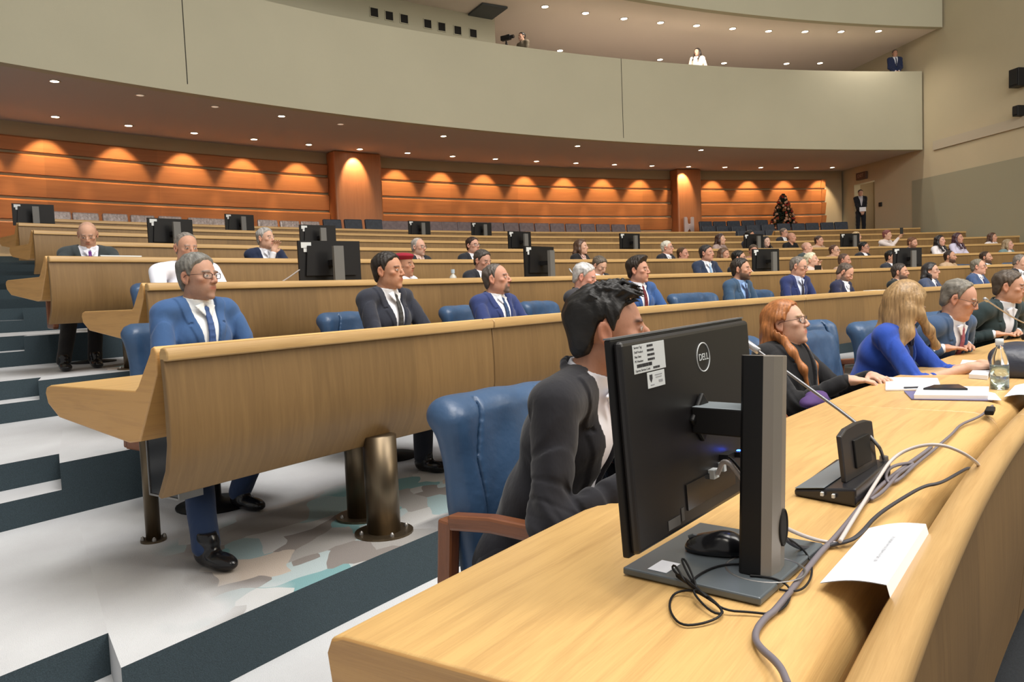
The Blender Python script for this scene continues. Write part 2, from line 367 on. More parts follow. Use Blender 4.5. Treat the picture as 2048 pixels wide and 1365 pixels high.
# wooden back wall: four overlapping boards on a plastered wall
zs = [3.74, 3.37, 2.89, 2.41, 1.93]
zs = [z+EYE for z in zs]
secs = [(30, 52.9), (54.95, 69.95), (71.35, 78.6)]
prof = [(41.12, floorz(10)), (41.4, floorz(10)), (41.4, SOF), (41.12, SOF)]
o = link('wall_back', sweep(prof, 28, TH1, step=.6), [M_BAND]); o['kind'] = 'structure'
for (a, b) in secs:
    w = empty('wooden_wall_panelling', pt(41, (a+b)/2, zs[-1]))
    for i in range(4):
        t, bt = zs[i], zs[i+1]+.075
        pf = [(41.11, t+.02), (41.05, t+.01), (40.985, t-.03), (41.045, bt), (41.11, bt)]
        me = sweep(pf, a, b, step=.5, org=w.location); link('board', me, W_WALL, w)
    me = sweep([(41.11, zs[4]), (40.985, zs[4]), (40.975, zs[4]-.02), (41.04, zs[4]-.4), (41.11, zs[4]-.4)], a, b, step=.5, org=w.location); link('board', me, W_WALL, w)
    tag(w, {30: 'orange wooden wall panelling of long horizontal boards, left of both columns', 54.95: 'orange wooden wall panelling of long horizontal boards, between the two columns', 71.35: 'orange wooden wall panelling of horizontal boards behind the christmas tree, right of both columns'}[a], 'wall panelling', 'wall panelling')
for (a, b, lb) in ((52.92, 54.93, 'wide flat orange wooden column, left of the two against the back wall'), (69.97, 71.33, 'narrower orange wooden column nearer the exit door')):
    P0 = pt(40.8, (a+b)/2, floorz(10)); me = sweep([(40.62, floorz(9)), (41.12, floorz(9)), (41.12, SOF), (40.62, SOF)], a, b, step=.15, org=P0)
    c = empty('wooden_column', P0, 0, lb, 'column', 'columns of the back wall'); link('shaft', me, W_COL, c, bevel=.05, bseg=3)
# side strip where the boards end, seen edge-on
for i in range(4):
    o = link('trim_%d' % (i+1), sweep([(41.03, zs[i+1]+.07), (41.12, zs[i+1]+.07), (41.12, zs[i]), (40.95, zs[i])], 78.6, 78.85, step=.2), W_WALL); o['kind'] = 'structure'

# soffit under the balcony, balcony front, balcony floor
FR = 36.8
o = link('ceiling', sweep([(FR+.02, SOF), (41.4, SOF), (41.4, SOF+.1), (FR+.02, SOF+.1)], 22, TH1, step=.6), M_SOFFIT); o['kind'] = 'structure'
def ftop(r, t, z):
    if z < SOF+1: return z
    return 7.42 + max(0, (t-50))*.0125
o = link('wall_balcony', sweep([(FR, SOF-.015), (FR+.22, SOF-.015), (FR+.22, 8), (FR, 8)], 22, TH1, step=.35, zf=ftop), M_PLASTER); o['kind'] = 'structure'
o = link('floor', sweep([(FR+.2, 6.2), (46, 6.2), (46, 6.3), (FR+.2, 6.3)], 22, TH1, step=.8), mat('gallery_bounce_carpet', (.55, .48, .42, 1), .95)); o['kind'] = 'structure'  # unseen floor, pale colour picked to bounce light onto the gallery ceiling
for i, (x, y0, y1) in enumerate(((373, 0, 168), (1246, 131, 276))):
    q = atR(x, y1-30, FR); t = pol(q)[1]; zt = ftop(0, t, 9); zb = atR(x, y1, FR).z
    o = link('trim_%d' % (5+i), sweep([(FR-.004, zb), (FR+.01, zb), (FR+.01, zt), (FR-.004, zt)], t-.012, t+.012, step=.02), M_DARK); o['kind'] = 'structure'
# upper gallery: ceiling, back wall, upper fascia, projection room
o = link('ceiling', sweep([(35.95, CEIL), (46, CEIL), (46, CEIL+.1), (35.95, CEIL+.1)], 22, TH1, step=.6), mat('gallery_ceiling_paint', (.72, .66, .60, 1), .9)); o['kind'] = 'structure'
o = link('wall_gallery_back', sweep([(42.6, 6.2), (42.9, 6.2), (42.9, CEIL+.02), (42.6, CEIL+.02)], 22, TH1, step=.6), M_SOFFIT); o['kind'] = 'structure'
o = link('wall_upper_front', sweep([(35.9, CEIL-.02), (36.1, CEIL-.02), (36.1, 14), (35.9, 14)], 22, TH1, step=.5), M_PLASTER); o['kind'] = 'structure'
prr = pol(ath(992, 37, CEIL))[0]; ta = pol(atR(990, 60, prr))[1]
o = link('wall_projection_room', sweep([(prr, 6.2), (prr+.2, 6.2), (prr+.2, CEIL), (prr, CEIL)], 22, ta, step=.5), M_PLASTER); o['kind'] = 'structure'
o = link('wall_projection_side', sweep([(prr+.2, 6.2), (42.7, 6.2), (42.7, CEIL), (prr+.2, CEIL)], ta-.25, ta, step=.25), M_PLASTER); o['kind'] = 'structure'
holes = [(748, 25), (778, 32), (808, 38), (855, 48), (883, 54), (915, 61), (946, 67)]
ordn = ['leftmost', 'second from the left', 'third from the left', 'fourth from the left, just after the wide gap', 'third from the right', 'second from the right', 'rightmost']
for i, (x, y) in enumerate(holes):
    q = atR(x, y, prr); t = pol(q)[1]; e = empty('projection_window', pt(prr, t, q.z-.25), face_rz(t), 'small square dark projection window above the balcony, '+ordn[i], 'window', 'projection windows')
    b = MB(); s = .105
    for (cx, cz, dx, dz) in ((0, s+.01, .25, .02), (0, -s-.01, .25, .02), (s+.01, 0, .02, .21), (-s-.01, 0, .02, .21)): b.box((cx, -.05, .25+cz), (dx, .14, dz))
    b.build('frame', M_PLASTER, e)
    b = MB(); b.box((0, -.02, .25), (.21, .06, .21)); b.build('pane', M_DARK, e)
# square hatch in the gallery ceiling
a, bq = ath(950, 28, CEIL), ath(998, 14, CEIL); cen = (a+bq)/2
h = empty('ceiling_hatch', (cen.x, cen.y, CEIL-.03), .5, 'dark grey square hatch in the gallery ceiling above the cameraman', 'hatch')
b = MB(); b.box((0, 0, 0), (.75, .95, .05)); b.build('cover', mat('hatch_grey', (.06, .07, .075, 1), .7), h)

# right-hand side wall: a radial plane, with a doorway near the back
TW = 80.0
tw = math.radians(TW); U = Vector((-math.cos(tw), math.sin(tw), 0)); NW = Vector((math.sin(tw), math.cos(tw), 0))   # U outward, NW away from hall
d1 = atTh(1709, 440, TW); d2 = atTh(1750, 440, TW); rA = (d1-Vector((CX, CY, d1.z))).length; rB = (d2-Vector((CX, CY, d2.z))).length
dr0, dr1 = min(rA, rB), max(rA, rB); dz0 = floorz(8); dz1 = atTh(1735, 364, TW).z
C0 = Vector((CX, CY, 0))
def wallseg(r0, r1, z0, z1, name, m, thick=.25, off=0.0):
    b = MB(); c = C0 + U*((r0+r1)/2) + NW*(thick/2+off) + Vector((0, 0, (z0+z1)/2)); Rm = Matrix((U, NW, Vector((0, 0, 1)))).transposed()
    b.box((0, 0, 0), (r1-r0, thick, z1-z0), Rm); o = b.build(name, m); o.location = c; o['kind'] = 'structure'; return o
wallseg(8, dr0, -1, 14, 'wall_right', M_WALLR)
wallseg(dr1, 46, -1, 14, 'wall_right', M_WALLR)
wallseg(dr0, dr1, dz1, 14, 'wall_right', M_WALLR)
wallseg(dr0-.6, dr1+.6, dz0-.5, dz1+.5, 'wall_corridor', M_BAND, .2, 1.2)
wallseg(dr0-.8, dr0-.6, dz0-.5, dz1+.5, 'wall_corridor', M_BAND, 1.2, .2)
wallseg(dr1+.6, dr1+.8, dz0-.5, dz1+.5, 'wall_corridor', M_BAND, 1.2, .2)
wallseg(dr0-.8, dr1+.8, dz1+.3, dz1+.5, 'ceiling_corridor', M_BAND, 1.2, .2)
wallseg(dr0-.8, dr1+.8, dz0-.6, dz0-.4, 'floor_corridor', M_NAVY, 1.2, .2)
wallseg(dr0-.02, dr0+.03, dz0-.3, dz1-.6, 'door_1', mat('door_leaf', (.50, .38, .26, 1), .6), .9, .26)
lg = atTh(1868, 283, TW); lr = (lg-Vector((CX, CY, lg.z))).length
wallseg(12, lr, lg.z-.28, lg.z, 'trim_7', mat('ledge_plaster', (.44, .39, .30, 1), .85), .05, -.05)
cl_ = bpy.data.lights.new('corridor_fill', 'POINT'); cl_.energy = 12; cl_.color = (1, .85, .65); cl_.shadow_soft_size = .2
clo = bpy.data.objects.new('corridor_fill', cl_); COL.objects.link(clo); clo.location = C0 + U*((dr0+dr1)/2) + NW*.8 + Vector((0, 0, dz1-.3))  # added light, no lamp known here; lifts the dark doorway
q = atTh(1825, 362, TW); qr = (q-Vector((CX, CY, q.z))).length
wallseg(10, qr, 1.0, q.z, 'wall_right_dado', mat('dado_plaster', (.30, .285, .20, 1), .85), .02, -.02)

# ------------------------------------------------------------------ downlights
wl = [(43.44+2.062*i) for i in range(-2, 18)]
def lamp(R, t, z, r, on, label, group):
    e = empty('ceiling_light', pt(R, t, z-.012), 0, label, 'ceiling light', group)
    b = MB(); b.lathe([(r, 0), (r+.03, 0), (r+.03, .012), (r, .012), (r, 0)], n=20); b.build('frame', M_TRIM, e)
    b = MB(); b.lathe([(.001, .004), (r, .004), (r, .010), (.001, .010)], n=20); b.build('diffuser', M_LAMP if on else M_LAMPOFF, e)
    return e
for i, t in enumerate(wl):
    lamp(40.2, t, SOF, .075, True, 'small round downlight washing the back wall, '+nth(i, len(wl)), 'downlights washing the back wall')
    l = bpy.data.lights.new('wall_spot', 'SPOT'); l.energy = 205; l.color = (1, .78, .50); l.spot_size = math.radians(66); l.spot_blend = .45; l.shadow_soft_size = .04
    o = bpy.data.objects.new('wall_spot', l); COL.objects.link(o); p = pt(40.3, t, SOF-.03); o.location = p
    l.use_shadow = True
    o.rotation_euler = (pt(41.1, t, SOF-1.25)-p).to_track_quat('-Z', 'Y').to_euler()
r2l = [(109, 162, 1), (280, 190, 0), (430, 213, 0), (563, 232, 1), (681, 248, 0), (887, 272, 1), (1155, 292, 1), (1402, 300, 1), (1630, 299, 1)]
for i, (x, y, on) in enumerate(r2l):
    p = ath(x, y, SOF); R, t = pol(p)
    lamp(R, t, SOF, .07, on, ('bright' if on else 'unlit')+' round downlight in the soffit close to the balcony edge, '+nth(i, 9), 'lit downlights along the balcony edge' if on else 'unlit downlights along the balcony edge')
    if on:
        l = bpy.data.lights.new('soffit_spot', 'SPOT'); l.energy = 60; l.color = (1, .78, .55); l.spot_size = math.radians(110); l.spot_blend = .8; l.shadow_soft_size = .07
        o = bpy.data.objects.new('soffit_spot', l); COL.objects.link(o); o.location = pt(R, t, SOF-.04)
for i, (x, y) in enumerate([(1090, 13), (1171, 26), (1248, 37), (1321, 45), (1393, 51), (1465, 57), (1537, 62), (1610, 63), (1682, 63), (1757, 62)]):
    p = ath(x, y, CEIL); R, t = pol(p); lamp(R, t, CEIL, .09, True, 'round downlight in the front row of the upper gallery ceiling, '+nth(i, 10), 'front downlights of the gallery ceiling')
    l = bpy.data.lights.new('gallery_spot', 'SPOT'); l.energy = 160; l.color = (1, .88, .76); l.spot_size = math.radians(140); l.spot_blend = .8
    o = bpy.data.objects.new('gallery_spot', l); COL.objects.link(o); o.location = pt(R, t, CEIL-.05)
for i, (x, y) in enumerate([(1120, 101), (1320, 119), (1448, 126), (1573, 127), (1640, 126)]):
    p = ath(x, y, CEIL); R, t = pol(p); R = min(R, 42.3); lamp(R, t, CEIL, .09, True, 'small round downlight at the back of the gallery ceiling, '+nth(i, 5), 'rear downlights of the gallery ceiling')
# ------------------------------------------------------------------ implicit surfaces for soft forms (bodies, hair, cloth, leather)
class Fld:
    def __init__(s, lo, hi, h):
        s.lo = np.array(lo, float); s.h = h; s.n = np.ceil((np.array(hi)-s.lo)/h).astype(int)+1
        s.a = np.full(tuple(s.n), 1.0, np.float32)
    def box(s, lo, hi):
        i0 = np.maximum(0, np.floor((np.array(lo)-s.lo)/s.h).astype(int)); i1 = np.minimum(s.n, np.ceil((np.array(hi)-s.lo)/s.h).astype(int)+1)
        if (i1 <= i0).any(): return None
        ax = [(s.lo[k]+s.h*np.arange(i0[k], i1[k])).astype(np.float32) for k in range(3)]
        return tuple(slice(i0[k], i1[k]) for k in range(3)), ax[0][:, None, None], ax[1][None, :, None], ax[2][None, None, :]
    def op(s, fn, lo, hi, k=0, mode='add'):
        b = s.box(lo, hi)
        if b is None: return
        sl, X, Y, Z = b; d = fn(X, Y, Z); a = s.a[sl]
        if mode == 'sub': d = -d
        if mode == 'add':
            if k: hh = np.clip(.5+.5*(a-d)/k, 0, 1); s.a[sl] = a+(d-a)*hh - k*hh*(1-hh)
            else: s.a[sl] = np.minimum(a, d)
        elif mode in ('sub', 'and'):
            if k: hh = np.clip(.5-.5*(a-d)/k, 0, 1); s.a[sl] = a+(d-a)*hh + k*hh*(1-hh)
            else: s.a[sl] = np.maximum(a, d)
        elif mode == 'disp': s.a[sl] = a + d
    def ell(s, c, r, k=0, M=None, mode='add', fr=None):
        """ellipsoid; fr = (3x3 rotation, origin) of a parent frame; M = extra local rotation"""
        R0, o = fr if fr else (np.eye(3), np.zeros(3)); C = R0 @ np.array(c, float) + o; Rm = R0 @ (M if M is not None else np.eye(3)); r = np.array(r, float)
        mg = max(r)+2*k+.015
        def fn(X, Y, Z):
            x, y, z = X-C[0], Y-C[1], Z-C[2]
            q = [(x*Rm[0, j]+y*Rm[1, j]+z*Rm[2, j])/r[j] for j in range(3)]
            k0 = np.sqrt(q[0]**2+q[1]**2+q[2]**2)+1e-6; k1 = np.sqrt((q[0]/r[0])**2+(q[1]/r[1])**2+(q[2]/r[2])**2)+1e-6
            return k0*(k0-1)/k1
        s.op(fn, C-mg, C+mg, k, mode)
    def cap(s, a, b, ra, rb=None, k=0, mode='add', fr=None, flat=None):
        R0, o = fr if fr else (np.eye(3), np.zeros(3)); A = R0 @ np.array(a, float)+o; B = R0 @ np.array(b, float)+o; rb = ra if rb is None else rb
        mg = max(ra, rb)+2*k+.015; D = B-A; L = float(D@D)+1e-9
        def fn(X, Y, Z):
            x, y, z = X-A[0], Y-A[1], Z-A[2]; t = np.clip((x*D[0]+y*D[1]+z*D[2])/L, 0, 1)
            return np.sqrt((x-t*D[0])**2+(y-t*D[1])**2+(z-t*D[2])**2) - (ra+(rb-ra)*t)
        s.op(fn, np.minimum(A, B)-mg, np.maximum(A, B)+mg, k, mode)
    def chain(s, pts, rs, k=0, fr=None, mode='add'):
        for i in range(len(pts)-1): s.cap(pts[i], pts[i+1], rs[i], rs[i+1], k, mode, fr)
    def rbox(s, c, hs, r, k=0, M=None, mode='add', fr=None):
        R0, o = fr if fr else (np.eye(3), np.zeros(3)); C = R0 @ np.array(c, float)+o; Rm = R0 @ (M if M is not None else np.eye(3)); mg = float(np.linalg.norm(hs))+2*k+.015
        def fn(X, Y, Z):
            x, y, z = X-C[0], Y-C[1], Z-C[2]
            q = [np.abs(x*Rm[0, j]+y*Rm[1, j]+z*Rm[2, j])-(hs[j]-r) for j in range(3)]
            return np.sqrt(np.maximum(q[0], 0)**2+np.maximum(q[1], 0)**2+np.maximum(q[2], 0)**2)+np.minimum(np.maximum(np.maximum(q[0], q[1]), q[2]), 0)-r
        s.op(fn, C-mg, C+mg, k, mode)
    def mesh(s, name, color=None, attr=None):
        a = s.a; a[0] = a[-1] = 1; a[:, 0] = a[:, -1] = 1; a[:, :, 0] = a[:, :, -1] = 1
        neg = a < 0
        c = [neg[i:neg.shape[0]-1+i, j:neg.shape[1]-1+j, k:neg.shape[2]-1+k] for i in (0, 1) for j in (0, 1) for k in (0, 1)]
        anyc = np.zeros(c[0].shape, bool); allc = np.ones(c[0].shape, bool)
        for q in c: anyc |= q; allc &= q
        I, J, K = np.nonzero(anyc & ~allc); n = len(I)
        if n == 0: return None
        idx = np.full(c[0].shape, -1, np.int32); idx[I, J, K] = np.arange(n)
        off = [(i, j, k) for i in (0, 1) for j in (0, 1) for k in (0, 1)]
        V = [a[I+o[0], J+o[1], K+o[2]] for o in off]; P = np.zeros((n, 3)); cnt = np.zeros(n)
        for p in range(8):
            for q in range(p+1, 8):
                if sum(abs(off[p][t]-off[q][t]) for t in range(3)) != 1: continue
                mk = (V[p] < 0) != (V[q] < 0); t = np.where(mk, V[p]/np.where(mk, V[p]-V[q], 1), 0)
                for ax in range(3): P[:, ax] += mk*(off[p][ax]+t*(off[q][ax]-off[p][ax]))
                cnt += mk
        P = (P/cnt[:, None]+np.stack([I, J, K], 1))*s.h + s.lo
        F = []
        for ax in range(3):
            sa = [slice(None)]*3; sb = [slice(None)]*3; sa[ax] = slice(0, -1); sb[ax] = slice(1, None)
            A, B = neg[tuple(sa)], neg[tuple(sb)]; e = np.nonzero(A != B); fl = A[e]
            u, v = [t for t in range(3) if t != ax]
            ok = (e[u] > 0) & (e[v] > 0) & (e[u] < idx.shape[u]) & (e[v] < idx.shape[v]); e = [q[ok] for q in e]; fl = fl[ok]
            def g(du, dv):
                w = [e[0].copy(), e[1].copy(), e[2].copy()]; w[u] = w[u]+du; w[v] = w[v]+dv; return idx[w[0], w[1], w[2]]
            q = np.stack([g(-1, -1), g(0, -1), g(0, 0), g(-1, 0)], 1)
            rev = fl if ax != 1 else ~fl
            q[~rev] = q[~rev][:, ::-1]; F.append(q)
        F = np.concatenate(F); F = F[(F >= 0).all(1)]
        me = bpy.data.meshes.new(name); me.vertices.add(n); me.vertices.foreach_set('co', P.astype(np.float32).ravel())
        me.loops.add(len(F)*4); me.loops.foreach_set('vertex_index', F.ravel().astype(np.int32))
        me.polygons.add(len(F)); me.polygons.foreach_set('loop_start', np.arange(0, len(F)*4, 4, dtype=np.int32))
        me.polygons.foreach_set('use_smooth', np.ones(len(F), bool)); me.update(calc_edges=True)
        if color is not None:
            col = color(P); at = me.color_attributes.new('Col', 'FLOAT_COLOR', 'POINT'); at.data.foreach_set('color', np.concatenate([col, np.ones((n, 1))], 1).astype(np.float32).ravel())
        return me

# ------------------------------------------------------------------ desks
def drift(me, R0=None):                # the front row is a little flatter than its ring
    for v in me.vertices:
        R, t = pol(v.co); s = min(max(t-32.0, -1), 8.5)*.0205; q = pt(R-s, t, v.co.z); v.co.x = q.x; v.co.y = q.y
def shift(me, o):
    me.transform(Matrix.Translation(-Vector(o)))
PAN = [(.012, .90), (.003, .80), (0, .70), (.002, .60), (.022, .51), (.085, .405), (.105, .412), (.05, .51), (.030, .60), (.028, .70), (.030, .80), (.036, .90)]
RAIL = [(-.008, .886), (-.010, .915), (-.002, .930), (.012, .934), (.028, .930), (.037, .915), (.036, .886)]
TOP = [(.052, .915), (.058, .930), (.070, .936), (.084, .930), (.092, .912), (.178, .795), (.198, .78), (.795, .78), (.822, .772), (.836, .745), (.822, .705), (.745, .655), (.26, .59), (.19, .60), (.060, .84)]
PAN1 = [(.016, .755), (.010, .60), (.008, .42), (.03, .28), (.055, .02), (.085, .02), (.055, .29), (.034, .42), (.034, .60), (.036, .755)]
RAIL1 = [(.000, .735), (-.003, .755), (.004, .773), (.020, .783), (.042, .783), (.060, .775), (.070, .757), (.068, .735)]
TOP1 = [(.098, .60), (.098, .66), (.102, .70), (.112, .732), (.130, .757), (.155, .772), (.185, .779), (.21, .78), (.715, .78), (.738, .772), (.75, .745), (.742, .69), (.66, .625), (.14, .56)]
def desk(k, a, b, label, cols=(), step=.4, posts=()):
    f = floorz(k); R = rowR(k); fn = lambda P: [(R+x, f+z) for x, z in P]
    o = pt(R+.4, (a+b)/2, f); e = empty('curved_desk', o, 0, label, 'desk', None)
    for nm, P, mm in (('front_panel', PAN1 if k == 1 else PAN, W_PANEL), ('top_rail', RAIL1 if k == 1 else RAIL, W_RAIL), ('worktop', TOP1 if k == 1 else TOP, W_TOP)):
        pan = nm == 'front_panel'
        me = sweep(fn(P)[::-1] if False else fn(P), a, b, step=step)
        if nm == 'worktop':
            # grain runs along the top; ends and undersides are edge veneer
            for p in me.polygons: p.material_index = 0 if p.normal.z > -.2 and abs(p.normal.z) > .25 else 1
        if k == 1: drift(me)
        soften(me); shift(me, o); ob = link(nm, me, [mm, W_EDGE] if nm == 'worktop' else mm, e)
        if k <= 4: md = ob.modifiers.new('bevel', 'BEVEL'); md.width = .006; md.segments = 2; md.limit_method = 'ANGLE'; md.angle_limit = 1.1
    for (t, rr, dr, top) in cols:      # thick tubular supports
        p = pt(R+dr, t, f); c = MB(); c.lathe([(.001, 0), (rr, 0), (rr, top-.0), (.001, top)], n=28); ob = c.build('support_column', M_STEEL, e, smooth=False); ob.location = p-o
        ob.data.polygons.foreach_set('use_smooth', [True]*len(ob.data.polygons))
        pb = MB(); pb.lathe([(.001, 0), (rr*1.75, 0), (rr*1.75, .010), (.001, .010)], n=28); g = pb.build('base_plate', M_STEEL, e); g.location = p-o
        for q in range(4):
            an = q*math.pi/2+.5; bb = MB(); bb.lathe([(.001, .028), (.007, .024), (.010, .016), (.010, .008)], n=10); n2 = bb.build('bolt', M_SILVER, e, smooth=True); n2.location = p-o+Vector((math.cos(an)*rr*1.4, math.sin(an)*rr*1.4, 0))
    for (t, dr) in posts: pass
    return e
xt = lambda x, y, k: pol(atR(x, y, rowR(k)))[1]
s2a, s2b = xt(985, 640, 2), xt(1610, 591, 2)
j1 = pol(ath(1850, 820, .78))[1]
desk(1, 31.9, j1, 'front row curved oak desk section carrying the big monitor, nearest the viewer')
desk(1, j1+.012, 60, 'front row curved oak desk section with papers and the water bottle on it', step=.6)
desk(2, 33.62, s2a, 'second row curved oak desk section at the aisle, before the man in light blue suit', cols=[(35.95, .076, .05, .45), (36.25, .076, .33, .62), (34.62, .032, .93, .70)])
desk(2, s2a+.012, s2b, 'second row curved oak desk section in the middle, in front of the empty blue chairs', cols=[(42.5, .076, .05, .45), (42.9, .076, .33, .62)])
desk(2, s2b+.012, 74, 'second row curved oak desk section behind the blonde woman in blue', step=.6)
names = {3: 'third', 4: 'fourth', 5: 'fifth', 6: 'sixth', 7: 'seventh', 8: 'eighth', 9: 'ninth'}
starts = {3: 35.93, 4: 36.5, 5: 38.75, 6: 39.0, 7: 39.8, 8: 41.2}
seam = {3: [58], 4: [xt(1049, 518, 4), 63], 5: [66], 6: [60], 7: [61]}
a8, b8 = xt(1471, 463, 8), xt(1550, 460, 8)
for k in range(3, 9):
    cs = [starts[k]] + seam.get(k, []) + [TW-.35]
    if k == 8: cs = [starts[8], a8]
    for i in range(len(cs)-1):
        pos = 'starting at the left aisle' if i == 0 else ('running to the right-hand wall' if i == len(cs)-2 else 'in the middle of the row')
        cl = [(cs[i]+1.2+3.2*j, .07, .05, .45) for j in range(int((cs[i+1]-cs[i])/3.2))] if k < 5 else []
        desk(k, cs[i]+(.012 if i else 0), cs[i+1], '%s row curved oak desk section %s' % (names[k], pos), cols=cl, step=.6)
desk(8, b8, TW-.35, 'eighth row curved oak desk section right of the stepped blue seats', step=.6)
# ------------------------------------------------------------------ people
HAIRM = {}
def hairmat(col):
    key = tuple(round(c, 3) for c in col)
    if key in HAIRM: return HAIRM[key]
    m_ = mat('hair_%d' % len(HAIRM), (*col, 1), .5, bump=.004, bscale=95, var=.45, vscale=75, stretch=(1.3, 1.3, .10) if False else (1, .16, .35), spec=.35)
    HAIRM[key] = m_; return m_
def lhairmat(col):
    key = ('l',)+tuple(round(c, 3) for c in col)
    if key in HAIRM: return HAIRM[key]
    m_ = mat('long_hair_%d' % len(HAIRM), (*col, 1), .42, bump=.0012, bscale=110, var=.38, vscale=95, stretch=(1, 1, .07), spec=.45)
    HAIRM[key] = m_; return m_
CLM = {}
def cloth(col, rough=.9, kind='suit'):
    key = (kind,)+tuple(round(c, 3) for c in col)
    if key in CLM: return CLM[key]
    m_ = mat('%s_%d' % (kind, len(CLM)), (*col, 1), rough, bump=.010 if kind == 'suit' else .006, bscale=9 if kind == 'suit' else 11, sheen=.15 if kind == 'suit' else 0, spec=.25, stretch=(1, 1, .55))
    CLM[key] = m_; return m_
def skinmat():
    if 'skin' in MATS: return MATS['skin']
    mt = bpy.data.materials.new('skin'); mt.use_nodes = True; nt = mt.node_tree; b = nt.nodes['Principled BSDF']
    vc = nt.nodes.new('ShaderNodeVertexColor'); vc.layer_name = 'Col'
    n = nt.nodes.new('ShaderNodeTexNoise'); n.inputs['Scale'].default_value = 60; n.inputs['Detail'].default_value = 4
    tc = nt.nodes.new('ShaderNodeTexCoord'); nt.links.new(tc.outputs['Object'], n.inputs['Vector'])
    mr = nt.nodes.new('ShaderNodeMapRange'); mr.inputs[3].default_value = .88; mr.inputs[4].default_value = 1.12; nt.links.new(n.outputs['Fac'], mr.inputs[0])
    mx = nt.nodes.new('ShaderNodeVectorMath'); mx.operation = 'SCALE'; nt.links.new(vc.outputs['Color'], mx.inputs[0]); nt.links.new(mr.outputs[0], mx.inputs['Scale'])
    nt.links.new(mx.outputs[0], b.inputs['Base Color']); b.inputs['Roughness'].default_value = .62; b.inputs['Specular IOR Level'].default_value = .3
    b.inputs['Subsurface Weight'].default_value = .08; b.inputs['Subsurface Radius'].default_value = (.012, .005, .003); b.inputs['Subsurface Scale'].default_value = .5
    bp = nt.nodes.new('ShaderNodeBump'); bp.inputs['Distance'].default_value = .0008; nt.links.new(n.outputs['Fac'], bp.inputs['Height']); nt.links.new(bp.outputs[0], b.inputs['Normal'])
    MATS['skin'] = mt; return mt
M_GLASSF = mat('spectacle_frame', (.035, .012, .010, 1), .3)
M_LENS = mat('lens', (1, 1, 1, 1), .05, alpha=.12)
M_SHOE = mat('black_shoe_leather', (.008, .008, .010, 1), .22, bump=.002, bscale=30)

def rot(ax, a):
    c, s = math.cos(a), math.sin(a)
    if ax == 'x': return np.array([[1, 0, 0], [0, c, -s], [0, s, c]])
    if ax == 'y': return np.array([[c, 0, s], [0, 1, 0], [-s, 0, c]])
    return np.array([[c, -s, 0], [s, c, 0], [0, 0, 1]])
def ss(a, b, x): t = np.clip((x-a)/(b-a), 0, 1); return t*t*(3-2*t)
def mir(f):
    f(-1); f(1)
def head_field(F, fr, w=1.0, jaw=1.0, fem=False, beard=0, nose=1.0, detail=True, fat=0.0):
    E = F.ell
    E((0, -.014, .034), (.0755*w, .098, .082), fr=fr)
    E((0, .026, -.022), (.0600*w, .066, .088), .026, fr=fr)
    E((0, .036, -.074), (.045*w*jaw, .046, .038), .024, fr=fr)
    E((0, .0755, -.0985), (.021*jaw, .0175, .0165), .016, fr=fr)
    if fat: E((0, .03, -.10), (.05*w, .045, .03+fat), .03, fr=fr)
    for s in (-1, 1):
        E((s*.047*w*jaw, .004, -.056), (.013, .026, .028), .022, fr=fr)
        E((s*.0445*w, .060, -.014), (.017, .017, .012), .016, fr=fr)
        E((s*.028, .0835, .0245), (.024, .0085, .0065), .010, fr=fr)
    E((0, .068, -.055), (.030*w, .025, .026), .018, fr=fr)
    for s in (-1, 1): E((s*.032*w, .0985, .006), (.0185, .0175, .0130), .008, mode='sub', fr=fr)
    n = nose
    F.chain([(0, .085, .018), (0, .096+.004*n, -.004), (0, .1015+.007*n, -.0225)], [.0070, .0080, .0102*n], .009, fr=fr)
    for s in (-1, 1): E((s*.0125, .100, -.0285), (.0078, .0098, .0078), .007, fr=fr)
    for s in (-1, 1):
        E((s*.0315*w, .0765, .005), (.0132, .0132, .0125), .001, fr=fr)
        F.chain([(s*(.0315*w-.014), .083, .006), (s*.0315*w, .0895, .0115), (s*(.0315*w+.014), .080, .006)], [.0022, .0028, .0022], .003, fr=fr)
        F.chain([(s*(.0315*w-.013), .083, .003), (s*.0315*w, .0880, -.0055), (s*(.0315*w+.013), .080, .003)], [.0018, .0022, .0018], .004, fr=fr)
    E((0, .0870, -.0512), (.0255, .0100, .0050), .004, fr=fr); E((0, .0860, -.0618), (.0215, .0102, .0060), .004, fr=fr)
    E((0, .0990, -.0565), (.028, .0085, .0013), .002, mode='sub', fr=fr)
    for s in (-1, 1):
        M = rot('z', s*.38) @ rot('x', .16)
        E((s*.0805*w, -.010, -.002), (.0070, .0195, .0335), .005, M, fr=fr)
        E((s*.0868*w, -.0065, -.001), (.0062, .0110, .0195), .004, M, mode='sub', fr=fr)
        E((s*.0775*w, -.004, -.030), (.0055, .009, .009), .004, fr=fr)

def hairline(kind, x, y):
    """height above which hair grows, as a function of front-back position"""
    P = {'short': ([-.12, -.075, -.052, -.036, -.022, -.006, .003, .014, .024, .042, .058, .070, .10], [-.076, -.074, -.050, -.005, .026, .034, .006, .0, .030, .050, .078, .098, .14]),
         'recede': ([-.12, -.075, -.052, -.036, -.022, -.006, .003, .012, .020, .030, .050, .10], [-.076, -.074, -.050, -.005, .026, .034, .006, .0, .045, .075, .11, .15]),
         'fringe': ([-.12, -.075, -.045, -.025, -.012, .004, .012, .018, .03, .05, .10], [-.085, -.085, -.055, -.03, .01, -.012, .0, .04, .2, .2, .2]),
         'long': ([-.12, -.06, -.03, -.01, .01, .025, .035, .05, .066, .10], [-.16, -.16, -.16, -.06, -.02, .03, .05, .075, .095, .13])}[kind]
    return np.interp(y, P[0], P[1]).astype(np.float32)

